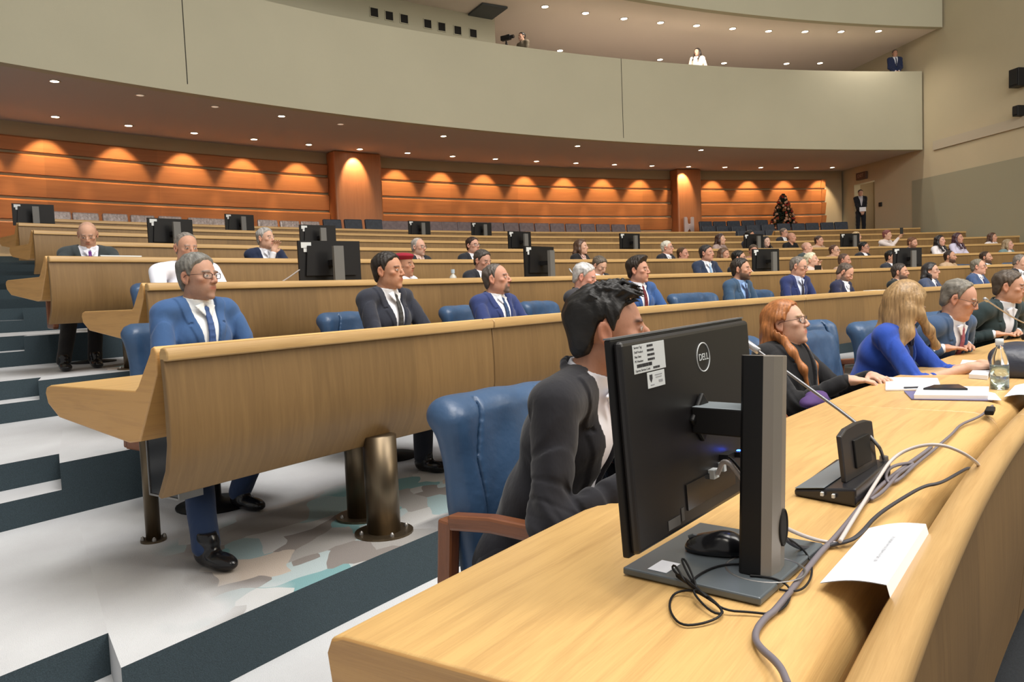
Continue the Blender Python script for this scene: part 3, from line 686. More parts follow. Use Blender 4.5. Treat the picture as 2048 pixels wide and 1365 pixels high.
def person(label, px=None, py=None, R=None, at=None, row=2, v=70, pitch=0, tilt=0, lean=8, body=None, hair='short', hc=(.02, .015, .012), skin=(.50, .28, .19),
           suit=(.03, .04, .07), shirt=(.75, .78, .85), tie=None, glasses=None, beard=0, fem=False, w=1.0, fat=0.0, top=None, jut=.0, hands='desk', res=.009, lres=None,
           group=None, stand=False, sleeve=1, stub=0, build=1.0, floor=None, wr=None, legs=None, edge=None, ankw=None, hat=None, hs=1.0, collar=True, hr=None, ear=None, vneck=None, hairw=1.0, trouser=None, nose=1.0):
    H = atR(px, py, R) if at is None else Vector(at)                     # top of the head in the world
    f = floorz(row) if floor is None else floor
    Rh, th = pol(H); phi_f = math.atan2(-H.y, -H.x)                       # direction from the head to the viewpoint
    phi_h = phi_f + math.radians(v)
    phi_in = math.radians(-th)
    if body is None:
        d = (phi_h-phi_in+math.pi) % (2*math.pi)-math.pi; phi_b = phi_in + max(-.6, min(.6, d*.45))
    else: phi_b = phi_f + math.radians(body)
    ps = (phi_h-phi_b+math.pi) % (2*math.pi)-math.pi                      # head turn relative to the body
    hb = .118*hs + (.006 if hair in ('buzz', 'bald', 'fringe') else .014)
    pr = math.radians(pitch)
    HC = H - Vector((0, 0, hb*math.cos(pr)*1.0))
    if pitch: HC -= Vector((math.cos(phi_h), math.sin(phi_h), 0))*hb*math.sin(-pr)*.6 if pitch < 0 else Vector((math.cos(phi_h), math.sin(phi_h), 0))*-hb*math.sin(pr)*.6
    neckL = .112*hs
    le = math.radians(lean); pz = f + (.93 if stand else .525)
    nz = HC.z-neckL; L = (nz-pz)/math.cos(le)
    if not stand:
        if L > .60: pz += (L-.60)*math.cos(le); L = .60
        if L < .44: pz -= (.44-L)*math.cos(le); L = .44
    zs_ = L/.53
    Bd = Vector((math.cos(phi_b), math.sin(phi_b), 0))
    base = Vector((HC.x, HC.y, 0)) - Bd*(L*math.sin(le)+.022+jut)
    rzb = phi_b-math.pi/2
    # local frame: origin on the floor under the pelvis, +Y forward
    pzl = pz-f; O = np.zeros(3)
    Tf = (rot('x', -le) @ np.diag([build, 1, zs_]), np.array([0, 0, pzl]))
    Tr = (rot('x', -le), np.array([0, 0, pzl]))
    def T(p): return Tf[0] @ np.array(p, float) + Tf[1]
    hcL = np.array([0, L*math.sin(le)+.022+jut, HC.z-f])
    Rh_ = rot('z', ps) @ rot('y', math.radians(tilt)) @ rot('x', pr)
    Hf = (Rh_*hs, hcL)
    HfR = (Rh_, hcL)
    wm = .93 if fem else 1.0
    sx = .178*build*wm; S = {s: T((s*.182*wm, -.012, .468)) for s in (-1, 1)}
    # hand targets
    def ik(Sh, W, s):
        l1, l2 = .295, .265; D = W-Sh; d = np.linalg.norm(D)
        if d > l1+l2-.01: W = Sh + D/d*(l1+l2-.01); D = W-Sh; d = l1+l2-.01
        a = (l1*l1-l2*l2+d*d)/(2*d); h = math.sqrt(max(0, l1*l1-a*a)); u = D/d
        pole = np.array([s*.50, -.35, -.75]); pole = pole-u*(pole@u); pole /= np.linalg.norm(pole)
        return Sh+u*a+pole*h, W
    eg = edge if edge is not None else max(.12, ((pol(base)[0]) - (rowR(row)+(.82 if row > 1 else .70))))
    hd = {}
    for s in (-1, 1):
        t = hands if isinstance(hands, str) else hands[0 if s < 0 else 1]
        if t == 'desk': W = np.array([s*.13, eg+.07, .80+.025])
        elif t == 'lap': W = np.array([s*.10, .30, .64])
        elif t == 'side': W = np.array([s*.25, .02, pzl-.12])
        elif t == 'front': W = np.array([s*.05, .20, pzl+.02])
        elif t == 'chin': W = hcL + Rh_ @ np.array([s*.02, .115, -.165])
        elif t == 'up': W = hcL + Rh_ @ np.array([s*.06, .32, -.05])
        else: W = np.array(t, float)
        El, W = ik(S[s], W, s); hd[s] = (El, W, t)
    knee = {}; ank = {}
    def wl_(p):
        dx_, dy_ = p[0]-base.x, p[1]-base.y; c_, s_ = math.cos(-rzb), math.sin(-rzb); return np.array([dx_*c_-dy_*s_, dx_*s_+dy_*c_, .085])
    for s in (-1, 1):
        if stand: knee[s] = np.array([s*.10, .02, .50]); ank[s] = np.array([s*.11, -.02, .09])
        else:
            kx, ky, ax_, ay = (s*.13, .43, s*.13, .40) if legs is None else legs[0 if s < 0 else 1]
            knee[s] = np.array([kx, ky, pzl-.03]); ank[s] = np.array([ax_, ay, .085])
            if ankw and ankw[0 if s < 0 else 1] is not None:
                ank[s] = wl_(ankw[0 if s < 0 else 1]); hp_ = np.array([s*.085, .02, pzl-.02]); hz_ = ank[s][:2]-hp_[:2]; hz_ = hz_/np.linalg.norm(hz_); kk = hp_[:2]+hz_*min(.42, .25+.3*np.linalg.norm(ank[s][:2]-hp_[:2])); knee[s] = np.array([kk[0], kk[1], pzl-.03])
    allp = [hcL+.17, hcL-.17] + [hd[s][1]+.12 for s in (-1, 1)] + [hd[s][1]-.12 for s in (-1, 1)] + [hd[s][0]+.09 for s in (-1, 1)] + [hd[s][0]-.09 for s in (-1, 1)] + [knee[s]+.1 for s in (-1, 1)] + [ank[s]+np.array([.06, .22, .05]) for s in (-1, 1)] + [np.array([-.28*build, -.22, -.01]), np.array([.28*build, .24, .5])] + [ank[s]-np.array([.06, .1, .0]) for s in (-1, 1)]
    lo = np.min(allp, 0)-.02; hi = np.max(allp, 0)+.02; lo[2] = -.02
    # ---- body: one continuous skin
    F = Fld(lo, hi, res)
    bulk = build
    F.ell((0, 0, .0), (.155*wm, .115, .12), fr=Tf)
    F.ell((0, .015, .17), (.138*wm, .105+fat, .17), .06, fr=Tf)
    F.ell((0, .0, .35), (.152*wm, .105+(.012 if fem else 0), .165), .06, fr=Tf)
    F.cap(T((-.145*wm, -.012, .465)), T((.145*wm, -.012, .465)), .050, k=.04)
    for s in (-1, 1):
        El, W, t = hd[s]
        F.cap(S[s], El, .047*wm, .037*wm, .03); F.cap(El, W, .036*wm, .0255*wm, .02)
        F.cap(T((0, -.012, .535)), T((s*.12*wm, -.012, .47)), .036, .03, .03)
        hip = np.array([s*.085, .02, pzl-.02])
        F.cap(hip, knee[s], .078, .055, .03); F.cap(knee[s], ank[s], .053, .036, .02)
        # hand
        d = (W-El)/np.linalg.norm(W-El); side = np.array([1., 0, 0]) if t != 'side' else np.array([0, 1., 0]); side = side-d*(side@d); side /= np.linalg.norm(side); upn = np.cross(side, d); 
        if t in ('desk',) or not isinstance(t, str):
            d = np.array([d[0], d[1], 0.0])*1.0; d /= np.linalg.norm(d); side = np.array([d[1], -d[0], 0]); upn = np.array([0, 0, 1.])
        A = np.stack([side, d, upn], 1)
        if np.linalg.det(A) < 0: upn = -upn; A = np.stack([side, d, upn], 1)
        Fr = (A, W)
        F.ell((0, .045, 0), (.040*wm, .05, .016), .015, fr=Fr)
        F.cap((0, -.01, 0), (0, .03, 0), .025*wm, .026*wm, .012, fr=Fr)
        for q, (fx, ln) in enumerate(((-.030, .060), (-.010, .072), (.010, .076), (.029, .066))):
            fx2 = fx*-s; cu = .012 if t in ('desk', 'side', 'lap') else .03
            p0 = (fx2, .080, 0); p1 = (fx2*1.1, .080+ln*.5, -cu*.3); p2 = (fx2*1.15, .080+ln*.9, -cu*1.3)
            F.chain([p0, p1, p2], [.0092*wm, .0085*wm, .007*wm], .004, fr=Fr)
        F.chain([(-s*.028*-1*-1, .02, -.004), (-s*.052, .048, -.008), (-s*.055, .075, -.012)], [.013, .010, .0085], .006, fr=Fr)
        if not stand or True:
            F.ell(ank[s]+np.array([0, .05, -.055]), (.030, .085, .026), .02)
    nb = T((0, -.01, .50)); F.cap(nb, hcL + Rh_ @ np.array([0, -.022, -.055])*hs, (.052 if fem else .060)*(1+fat), (.046 if fem else .054)*(1+fat), .025)
    head_field(F, Hf if hs == 1.0 else (Rh_*1.0, hcL), w=w*hs, fem=fem, jaw=.86 if fem else 1.0, fat=fat*.5, nose=nose)
    sk = np.array(skin); hcn = np.array(hc)
    def color(P):
        Q = (P-hcL) @ Rh_; x, y, z = np.abs(Q[:, 0]), Q[:, 1], Q[:, 2]; C = np.tile(sk, (len(P), 1))
        inh = (np.abs(Q) < .15).all(1)
        def mix(c, a):
            nonlocal C
            a = (a*inh)[:, None]; C = C*(1-a)+np.array(c)*a
        mix(sk*np.array([1.06, .80, .78]), .30*np.exp(-(((x-.045)/.02)**2+((y-.07)/.04)**2+((z+.02)/.02)**2)))
        mix(sk*np.array([1.02, .78, .75]), .5*np.exp(-((x/.018)**2+((z+.022)/.014)**2))*ss(.085, .095, y))
        mix(sk*np.array([1.05, .78, .72]), .5*ss(.066, .074, x)*ss(.03, .0, y))
        lip = np.exp(-((x/.022)**4+((z+.0565)/.0095)**4))*ss(.08, .088, y)
        mix(sk*(np.array([.70, .36, .36]) if not fem else np.array([.80, .33, .36])), .75*lip)
        sc = ss(.075, .06, z) if False else 1
        # thinly covered scalp, beard, brows
        if stub or beard:
            reg = ss(-.028, -.045, z+.0*y)*ss(-.02, .01, y)*ss(.02, .0, z+.12-.0)*1
            up = ss(-.03, -.042, z)*ss(-.015, .012, y)
            up = np.maximum(up, ss(.02, .012, np.abs(y-.012))*ss(.055, .062, x)*ss(.012, 0, z)*ss(-.09, -.06, z)*.8)
            up *= 1-np.clip(lip*1.6, 0, 1)
            up *= 1-.85*np.exp(-(((x-.040)/.016)**2+((z+.036)/.014)**2))*(y > .03)
            if beard == 2: up *= ss(.045, .032, x)*ss(.05, .06, y)
            mix(hcn if beard else hcn*.5+sk*.3, up*(.88 if beard else stub))
        if not stand:
            bz = .0265-.10*(x-.026)**2/.02; br = np.exp(-(((z-(.028-.22*np.maximum(x-.036, 0)))/.0048)**2))*ss(.008, .014, x)*ss(.056, .046, x)*ss(.06, .075, y)
            mix(np.minimum(hcn, .16)*.8, br*(.9 if not fem else .75))
        if hair in ('buzz', 'fringe', 'bald', 'recede'):
            hl = hairline('recede' if hair in ('buzz', 'recede') else 'fringe', x, y); mix(hcn*.6+sk*.35, ss(-.004, .008, z-hl)*(.75 if hair == 'buzz' else (.35 if hair == 'bald' else .5)))
        er = np.sqrt(((x-.0315*w)/.0135)**2+((z-.0045)/.0068)**2); eye = ss(1.0, .8, er)*ss(.080, .085, y)
        mix(sk*.35, ss(1.35, 1.1, er)*ss(.78, 1.0, er)*.6*ss(.078, .082, y)); mix((.62, .58, .55), eye*.95)
        ir = np.sqrt((x-.0315*w)**2+(z-.005)**2); mix((.035, .02, .015), ss(.0062, .0048, ir)*ss(.080, .085, y))
        mix(sk*.25, np.exp(-(((x-.010)/.004)**2+((z+.034)/.003)**2))*ss(.09, .098, y)*.8)
        return np.clip(C, 0, 1)
    me = F.mesh('person', color)
    o = link('person', me, skinmat(), None, loc=(base.x, base.y, f), rz=rzb)
    tag(o, label, 'person', group)
    # ---- clothing
    def wr_noise(F, lo_, hi_, amp, fq=38):
        def fn(X, Y, Z):
            return amp*(np.sin(fq*(Z+.35*X+.3*Y)+2.5*np.sin(11*X+7*Z))*np.sin(17*X+9*Y+1.0*Z+.7))
        F.op(fn, lo_, hi_, mode='disp')
    def torso_prims(F, e, sh=.0):
        F.ell((0, 0, .0), (.165*wm+e, .120+e, .12+e), fr=Tf)
        F.ell((0, .015, .17), (.158*wm+e, .112+fat+e, .18), .05, fr=Tf)
        F.ell((0, .0, .35), (.168*wm+e, .110+e+(.012 if fem else 0), .165), .05, fr=Tf)
        F.cap(T((-.15*wm, -.012, .467)), T((.15*wm, -.012, .467)), .050+e, k=.04)
        for s in (-1, 1): F.cap(T((0, -.014, .525)), T((s*.135*wm, -.012, .485)), .030+e, .034+e, .03)
    Ti = np.linalg.inv(Tf[0])
    def tloc(X, Y, Z):
        x, y, z = X-Tf[1][0], Y-Tf[1][1], Z-Tf[1][2]
        return [Ti[i, 0]*x+Ti[i, 1]*y+Ti[i, 2]*z for i in range(3)]
    r2 = lres or res
    tlo = np.minimum.reduce([lo]); 
    bodylo = np.minimum.reduce([T((-.3, -.2, -.1)), T((.3, .25, .55)), T((-.3, .25, -.1)), T((.3, -.2, .55))]+[hd[s][0]-.08 for s in (-1, 1)]+[hd[s][1]-.06 for s in (-1, 1)])
    bodyhi = np.maximum.reduce([T((-.3, -.2, -.1)), T((.3, .25, .58)), T((-.3, .25, -.1)), T((.3, -.2, .62))]+[hd[s][0]+.08 for s in (-1, 1)]+[hd[s][1]+.06 for s in (-1, 1)])
    zb, zt = (.20, .50) if vneck is None else vneck
    nkdir = (hcL-nb)/np.linalg.norm(hcL-nb)
    def neckhole(F, r, k=.004): F.cap(nb-nkdir*.02, nb+nkdir*.15, r, r*1.02, k, 'sub')
    if suit is not None:
        F = Fld(bodylo, bodyhi, r2)
        torso_prims(F, .016)
        for s in (-1, 1):
            El, W, t = hd[s]; sl = W if sleeve == 1 else El+(W-El)*(.0 if sleeve == 0 else sleeve)
            F.cap(S[s], El, .060*wm, .051*wm, .022); F.ell(S[s]+np.array([-s*.012, 0, .006]), (.062*wm, .062, .055), .02)
            if sleeve: F.cap(El, sl+(El-sl)*.10*(1 if sleeve == 1 else 0), .053*wm, .040*wm, .016)
            # sleeve folds round the elbow
            u = (sl-El); u = u/(np.linalg.norm(u)+1e-6)
            if res < .012:
                def fn(X, Y, Z, El=El, u=u):
                    x, y, z = X-El[0], Y-El[1], Z-El[2]; r = x*x+y*y+z*z
                    return .0058*np.exp(-r/.014)*np.sin(95*(x*u[0]+y*u[1]+z*u[2])+30*z+3*np.sin(30*x))
                F.op(fn, El-.2, El+.2, mode='disp')
        if res < .0095:
            for s in (-1, 1):
                for (A_, B_) in ((S[s], hd[s][0]), (hd[s][0], hd[s][1])):
                    Lw = np.linalg.norm(B_-A_)+1e-6; uu = (B_-A_)/Lw
                    def fold(X, Y, Z, A_=A_, uu=uu, Lw=Lw):
                        x, y, z = X-A_[0], Y-A_[1], Z-A_[2]; t = x*uu[0]+y*uu[1]+z*uu[2]; r2_ = np.maximum(x*x+y*y+z*z-t*t, 0); wgt = ss(-.02, .05, t)*ss(Lw+.02, Lw-.05, t)*ss(.012, .007, r2_)
                        q = 78*t+26*x+5*np.sin(11*x+4)+6*np.sin(12*z+9*y)
                        return .0058*wgt*ss(.45, 1, np.sin(q))*(.4+.6*ss(-.3, .5, np.sin(17*x+23*z+1)))
                    F.op(fold, np.minimum(A_, B_)-.12, np.maximum(A_, B_)+.12, mode='disp')
        if res < .012: wr_noise(F, bodylo, bodyhi, .0036)
        def lap(X, Y, Z):
            x, y, z = tloc(X, Y, Z); xv = .010+np.clip((z-zb)/(zt-zb), 0, 1.3)*.062; b = np.abs(x)-xv
            wid = .018+np.clip((z-zb)/(zt-zb), 0, 1)*.036
            on = ss(-.002, .003, b)*ss(wid+.003, wid-.003, b)*(z > zb-.01)*(y > .0)*(z < zt+.04)
            nt_ = (np.abs((z-.425)+.35*(b-.03)) < .0055)*(b > .024)
            return (-.0065*on*(1-nt_)).astype(np.float32)
        F.op(lap, bodylo, bodyhi, mode='disp')
        if collar:
            pts = []
            for q in np.linspace(-2.2, 2.2, 15):
                rr_ = (.079 if not fem else .071)*(1+fat); xx_ = np.array([1., 0, 0]); yy_ = np.cross(nkdir, xx_); pts.append(nb + nkdir*(.006+.024*math.cos(q)) + xx_*math.sin(q)*rr_ - yy_*math.cos(q)*rr_*.95)
            F.chain(pts, [.0125]*15, .012)
        def vcut(X, Y, Z):
            x, y, z = tloc(X, Y, Z); xv = .010+(z-zb)/(zt-zb)*.062
            return np.maximum(np.maximum(np.abs(x)-xv, zb-z), .0-y)
        F.op(vcut, bodylo, bodyhi, .003, 'sub')
        neckhole(F, (.065 if fem else .0755)*(1+fat))
        def vent(X, Y, Z):
            x, y, z = tloc(X, Y, Z); return np.maximum(np.maximum(np.abs(x)-.0025, z-.20), .02-y)
        F.op(vent, bodylo, bodyhi, 0, 'sub')
        me = F.mesh('jacket')
        j = link('jacket', me, cloth(suit), o)
    if shirt is not None:
        only = suit is None
        F = Fld(bodylo, bodyhi, min(r2, .0060) if res < .009 else r2)
        torso_prims(F, .007 if not only else .012)
        if only:
            for s in (-1, 1):
                El, W, t = hd[s]; F.cap(S[s], El+(S[s]-El)*(.35 if sleeve == 0 else 0), .060*wm, .054*wm, .03)
                if sleeve: F.cap(El, W+(El-W)*.12, .048*wm, .036*wm, .016)
            if res < .012: wr_noise(F, bodylo, bodyhi, .0035)
        else:
            for s in (-1, 1):
                El, W, t = hd[s]
                if sleeve == 1: F.cap(W+(El-W)*.22, W+(El-W)*.02, .034*wm, .0335*wm)
        if collar:
            cr = (.062 if fem else .0725)*(1+fat)
            F.cap(nb+nkdir*.0, nb+nkdir*.045, cr, cr-.004, .008)
            def ctop(X, Y, Z):
                q = (X-nb[0])*nkdir[0]+(Y-nb[1])*nkdir[1]+(Z-nb[2])*nkdir[2]; rr = np.sqrt(np.maximum((X-nb[0])**2+(Y-nb[1])**2+(Z-nb[2])**2-q*q, 0))
                return np.maximum(-(q-.046), rr-.10) 
            F.op(ctop, nb-.1, nb+.2, .002, 'sub')
            for s in (-1, 1):
                for q in np.linspace(0, 1, 6): F.cap(T((s*.012, .066, .512)), T((s*(.016+.036*q), .094-.026*q, .462+.040*q)), .0060, .0050, .004)
        neckhole(F, ((.050 if fem else .0590)*(1+fat)))
        if vneck is not None and (only or fem):
            def vcut2(X, Y, Z):
                x, y, z = tloc(X, Y, Z); return np.maximum(np.maximum(np.abs(x)-(z-.40)*.5, .40-z), -y)
            F.op(vcut2, bodylo, bodyhi, .004, 'sub')
        me = F.mesh('shirt'); link('shirt' if not fem else 'blouse', me, cloth(shirt, .8, 'shirt'), o)
    if tie is not None:
        # follow the shirt front
        def fronty(z):
            y = 0
            for cy, cz, ry, rz_ in ((.015, .17, .107+fat+.007, .17), (0, .35, .115+.004, .165)):
                t = 1-((z-cz)/rz_)**2
                if t > 0: y = max(y, cy+ry*math.sqrt(t))
            return y
        F = Fld(T((-.08, -.02, .10)) - .06, T((.08, .16, .53)) + .06, min(r2, .006))
        zs3 = np.linspace(.482, .17, 12); pts = [T((0, max(fronty(z), .055+(.5-z)*.30) + .008, z)) for z in zs3]
        for s_ in (-1, 0, 1):
            for i in range(len(pts)-1):
                wd0 = .008+.013*i/11; wd1 = .008+.013*(i+1)/11
                F.cap(pts[i]+np.array([s_*wd0, 0, 0]), pts[i+1]+np.array([s_*wd1, 0, 0]), .0062, .0062, .004)
        F.ell(T((0, max(fronty(.485), .062)+.008, .487)), (.019, .012, .017), .004)
        me = F.mesh('tie')
        if me: link('tie', me, cloth(tie, .55, 'tie'), o)
    # trousers and shoes
    F = Fld(np.minimum(lo, [-.25, -.2, 0]), [max(hi[0], .25), hi[1]+.02, pzl+.14], max(r2, .009))
    F.ell((0, 0, pzl-.01), (.168*wm, .125, .12))
    for s in (-1, 1):
        hip = np.array([s*.085, .02, pzl-.02]); F.cap(hip, knee[s], .092, .070, .03); F.cap(knee[s], ank[s]+np.array([0, 0, .0]), .068, .056, .02)
    def cutz(X, Y, Z): return (Z-.055)+0*X+0*Y
    F.op(cutz, [-.6, -.6, -.1], [.6, 1, .09], .0, 'sub') if False else None
    if res < .012: wr_noise(F, F.lo, F.lo+F.n*F.h, .003, 30)
    me = F.mesh('trousers'); link('trousers', me, cloth(trouser if trouser is not None else (suit if suit is not None and not fem else (.02, .02, .025)), .9), o)
    for s in (-1, 1):
        F = Fld(ank[s]-np.array([.09, .12, .10]), ank[s]+np.array([.09, .26, .06]), .007)
        a = ank[s]; F.ell(a+np.array([0, .0, -.04]), (.043, .065, .048)); F.ell(a+np.array([0, .10, -.052]), (.046, .095, .036), .03); F.ell(a+np.array([0, .01, .01]), (.046, .055, .065), .02)
        def flat(X, Y, Z, a=a): return (a[2]-.083)-Z+0*X+0*Y
        F.op(flat, a-.3, a+.4, .004, 'and')
        me = F.mesh('shoe'); link('shoe', me, M_SHOE, o)
    # ---- hair
    if hair != 'bald':
        hres = min(res, .007) if hr is None else hr
        lng = hair in ('bob', 'long', 'vlong')
        dn = {'bob': .17, 'long': .30, 'vlong': .42}.get(hair, .13)
        F = Fld(hcL-np.array([.21, .21, dn+.02]), hcL+np.array([.21, .21, .18]), hres)
        kind = 'long' if lng else ('short' if hair in ('short', 'thick', 'quiff', 'side') else ('fringe' if hair == 'fringe' else 'recede'))
        t = {'buzz': .0035, 'fringe': .008, 'recede': .010, 'short': .013, 'thick': .022, 'quiff': .012, 'side': .016}.get(hair, .015)*hairw
        Rt = Rh_.T
        F.ell((0, -.014, .034), (.0755*w+t*(.75 if lng else .30), .098+t*.8, .082+t), fr=HfR)
        F.ell((0, -.030, -.02), (.066*w+t*(.6 if lng else .2), .074+t*.5, .075), .02, fr=HfR)
        if hair == 'thick': F.ell((0, .025, .10), (.055, .06, .030), .02, fr=HfR)
        if hair == 'side': F.ell((.015, .035, .098), (.06, .05, .026), .02, fr=HfR)
        def cut(X, Y, Z):
            x, y, z = X-hcL[0], Y-hcL[1], Z-hcL[2]
            q = [Rh_[0, i]*x+Rh_[1, i]*y+Rh_[2, i]*z for i in range(3)]
            jit = .0035*np.sin(190*q[0]+20*q[1])+.003*np.sin(260*q[1])
            return (hairline(kind, q[0], q[1])-q[2]+jit+.25*np.maximum(0, np.abs(q[0])-.05)*(q[1] > .03))*.75
        if lng: F.op(cut, F.lo, F.lo+F.n*F.h, .004, 'and')
        else:
            F.a[:] = 1.0
            F.ell((0, -.014, .034), (.0755*w, .098, .082), fr=HfR); F.ell((0, .026, -.022), (.0600*w, .066, .088), .026, fr=HfR); F.ell((0, -.030, -.022), (.064*w, .072, .070), .02, fr=HfR)
            if hair == 'thick': F.ell((0, .025, .098), (.052, .058, .026), .02, fr=HfR)
            if hair == 'side': F.ell((.015, .035, .096), (.058, .05, .022), .02, fr=HfR)
            def grow(X, Y, Z):
                x, y, z = X-hcL[0], Y-hcL[1], Z-hcL[2]
                q = [Rh_[0, i]*x+Rh_[1, i]*y+Rh_[2, i]*z for i in range(3)]
                jit = .0025*np.sin(190*q[0]+20*q[1])+.002*np.sin(260*q[1])
                up_ = q[2]-hairline(kind, q[0], q[1])-.35*np.maximum(0, np.abs(q[0])-.045)*(q[1] > .03)+jit
                tt_ = t*(.42+.58*ss(.0, .085, q[2]))
                tt_ = np.where(q[2] < -.10, 0, tt_)
                return (.0045-(tt_+.0045)*ss(-.004, .014, up_)+.03*ss(-.006, -.02, up_)).astype(np.float32)
            F.op(grow, F.lo, F.lo+F.n*F.h, mode='disp')
        if lng:
            yw = (rot('z', ps), hcL)
            dz = dn-.06
            for s in (-1, 1):
                fy = .012 if hair != 'bob' else .02
                F.chain([(s*.045, -.01, .085), (s*.076, -.012, .03), (s*.088, fy*.4-.012, -.05)] + ([(s*.085, .02, -.02-dz)] if hair == 'bob' else [(s*.096, .055, -.14), (s*.090, .110, -.225), (s*.078, .140, -dz)]), [.028, .022, .026, .010] if hair == 'bob' else [.028, .022, .024, .022, .016, .004], .035, fr=yw)
                F.chain([(s*.04, -.06, .05), (s*.064, -.062, -.03), (s*.078, -.085, -.05-dz*.4), (s*.085, -.165 if hair != 'bob' else -.07, -.02-dz*.95)], [.038, .036, .036, .010], .03, fr=yw)
            F.chain([(0, -.075, .03), (0, -.085, -.06), (0, -.17 if hair != 'bob' else -.085, -.02-dz*.95)], [.045, .045, .014], .03, fr=yw)
            def face(X, Y, Z):
                x, y, z = X-hcL[0], Y-hcL[1], Z-hcL[2]; q = [Rh_[0, i]*x+Rh_[1, i]*y+Rh_[2, i]*z for i in range(3)]
                return np.sqrt((q[0]/.066)**2+((q[1]-.08)/.065)**2+((q[2]+.03)/.105)**2)*.06-.06
            F.op(face, hcL-.2, hcL+.2, .008, 'sub')
            if ear: F.ell((ear*.085, -.0, -.02), (.03, .035, .05), .01, mode='sub', fr=HfR)
            def strand(X, Y, Z):
                x, y, z = X-hcL[0], Y-hcL[1], Z-hcL[2]; an = np.arctan2(x, -y)
                return (.0013*np.sin(34*an+1.2*np.sin(9*z)) + .0010*np.sin(71*an+2*np.sin(8*z)))*(1-.6*ss(.06, .1, z))*(.12+.88*ss(-.08, -.01, z))
            F.op(strand, F.lo, F.lo+F.n*F.h, mode='disp')
        else:
            def strand(X, Y, Z):
                x, y, z = X-hcL[0], Y-hcL[1], Z-hcL[2]; q = [Rh_[0, i]*x+Rh_[1, i]*y+Rh_[2, i]*z for i in range(3)]
                return .0018*np.sin(210*q[0]+9*np.sin(26*q[1]))*ss(.02, .06, q[2]) + .0014*np.sin(170*q[1]+80*q[2]+3*np.sin(40*q[1]))
            F.op(strand, F.lo, F.lo+F.n*F.h, mode='disp')
            if hair == 'quiff':
                rn = random.Random(4)
                for i in range(150):
                    u0 = rn.uniform(-.062, .062); y0 = rn.uniform(-.085, .055); zt2 = .034+(.082+.012)*math.sqrt(max(.05, 1-(u0/.088)**2-((y0+.014)/.112)**2))
                    ln = rn.uniform(.03, .055); up = rn.uniform(.006, .020)*(1.0 if y0 > -.02 else .8); sx2 = rn.uniform(-.012, .018)
                    p0 = np.array([u0, y0, zt2-.008]); p1 = p0+np.array([sx2*.5, ln*.5, up]); p2 = p0+np.array([sx2, ln, up*.7-.004])
                    F.chain([p0, p1, p2], [.0062, .0048, .0012], .003, fr=HfR)
        me = F.mesh('hair')
        if me: link('hair', me, (lhairmat if lng else hairmat)(hc), o)
    if hat is not None:
        F = Fld(hcL-np.array([.17, .17, -.0]), hcL+np.array([.17, .17, .18]), .007); F.ell((.01, -.01, .092), (.100, .118, .034), fr=HfR); F.ell((0, -.012, .068), (.080, .100, .030), .02, fr=HfR)
        me = F.mesh('beret'); link('beret', me, cloth(hat, .9, 'felt'), o)
    if glasses:
        b = MB(); gx = .033*w; R3 = Matrix(Rh_.tolist()); hc3 = Vector(hcL)
        g = lambda p: hc3 + R3 @ Vector(p)
        gr = .0016 if res > .006 else .0014
        for s in (-1, 1):
            ring = []
            for q in range(20):
                an = 2*math.pi*q/20; cx_, cz_ = math.cos(an), math.sin(an); rr = (abs(cx_)**3+abs(cz_)**3)**(-1/3)
                ring.append(g((s*gx+cx_*rr*.025, .100-.006*abs(cx_)*0-(.010*((s*cx_) > 0)*abs(cx_)), .004+cz_*rr*(.0165 if glasses == 1 else .0145))))
            b.tube(ring, gr*1.25, 6, False, closed=True)
            b.tube([g((s*(gx+.027), .090, .012)), g((s*(.079*w), .05, .012)), g((s*.084*w, .0, .010)), g((s*.083*w, -.020, -.004))], gr, 6)
        b.tube([g((-gx+.024, .101, .010)), g((0, .106, .012)), g((gx-.024, .101, .010))], gr, 6)
        gl = b.build('glasses', M_GLASSF, o, smooth=True)
        b = MB()
        for s in (-1, 1):
            n = len(b.v); pts = []
            for q in range(20):
                an = 2*math.pi*q/20; cx_, cz_ = math.cos(an), math.sin(an); rr = (abs(cx_)**3+abs(cz_)**3)**(-1/3)
                pts.append(g((s*gx+cx_*rr*.0245, .0995-(.010*((s*cx_) > 0)*abs(cx_)), .004+cz_*rr*.0155)))
            b.quad(pts)
        b.build('lens', M_LENS, gl)
    o['pz'] = 0.0; del o['pz']
    return o, hcL, Rh_, hd
BLK = (.012, .011, .010); DBR = (.030, .018, .010); GRY = (.22, .21, .20); WHT = (.62, .60, .57); BRN = (.085, .045, .022); BLO = (.42, .27, .12)
SK1, SK2, SK3 = (.52, .29, .20), (.60, .37, .27), (.42, .22, .14)
P = person
W1 = (.80, .82, .88); DS = (.020, .022, .030); NV = (.022, .035, .085); BL = (.055, .12, .30); GS = (.05, .055, .065)
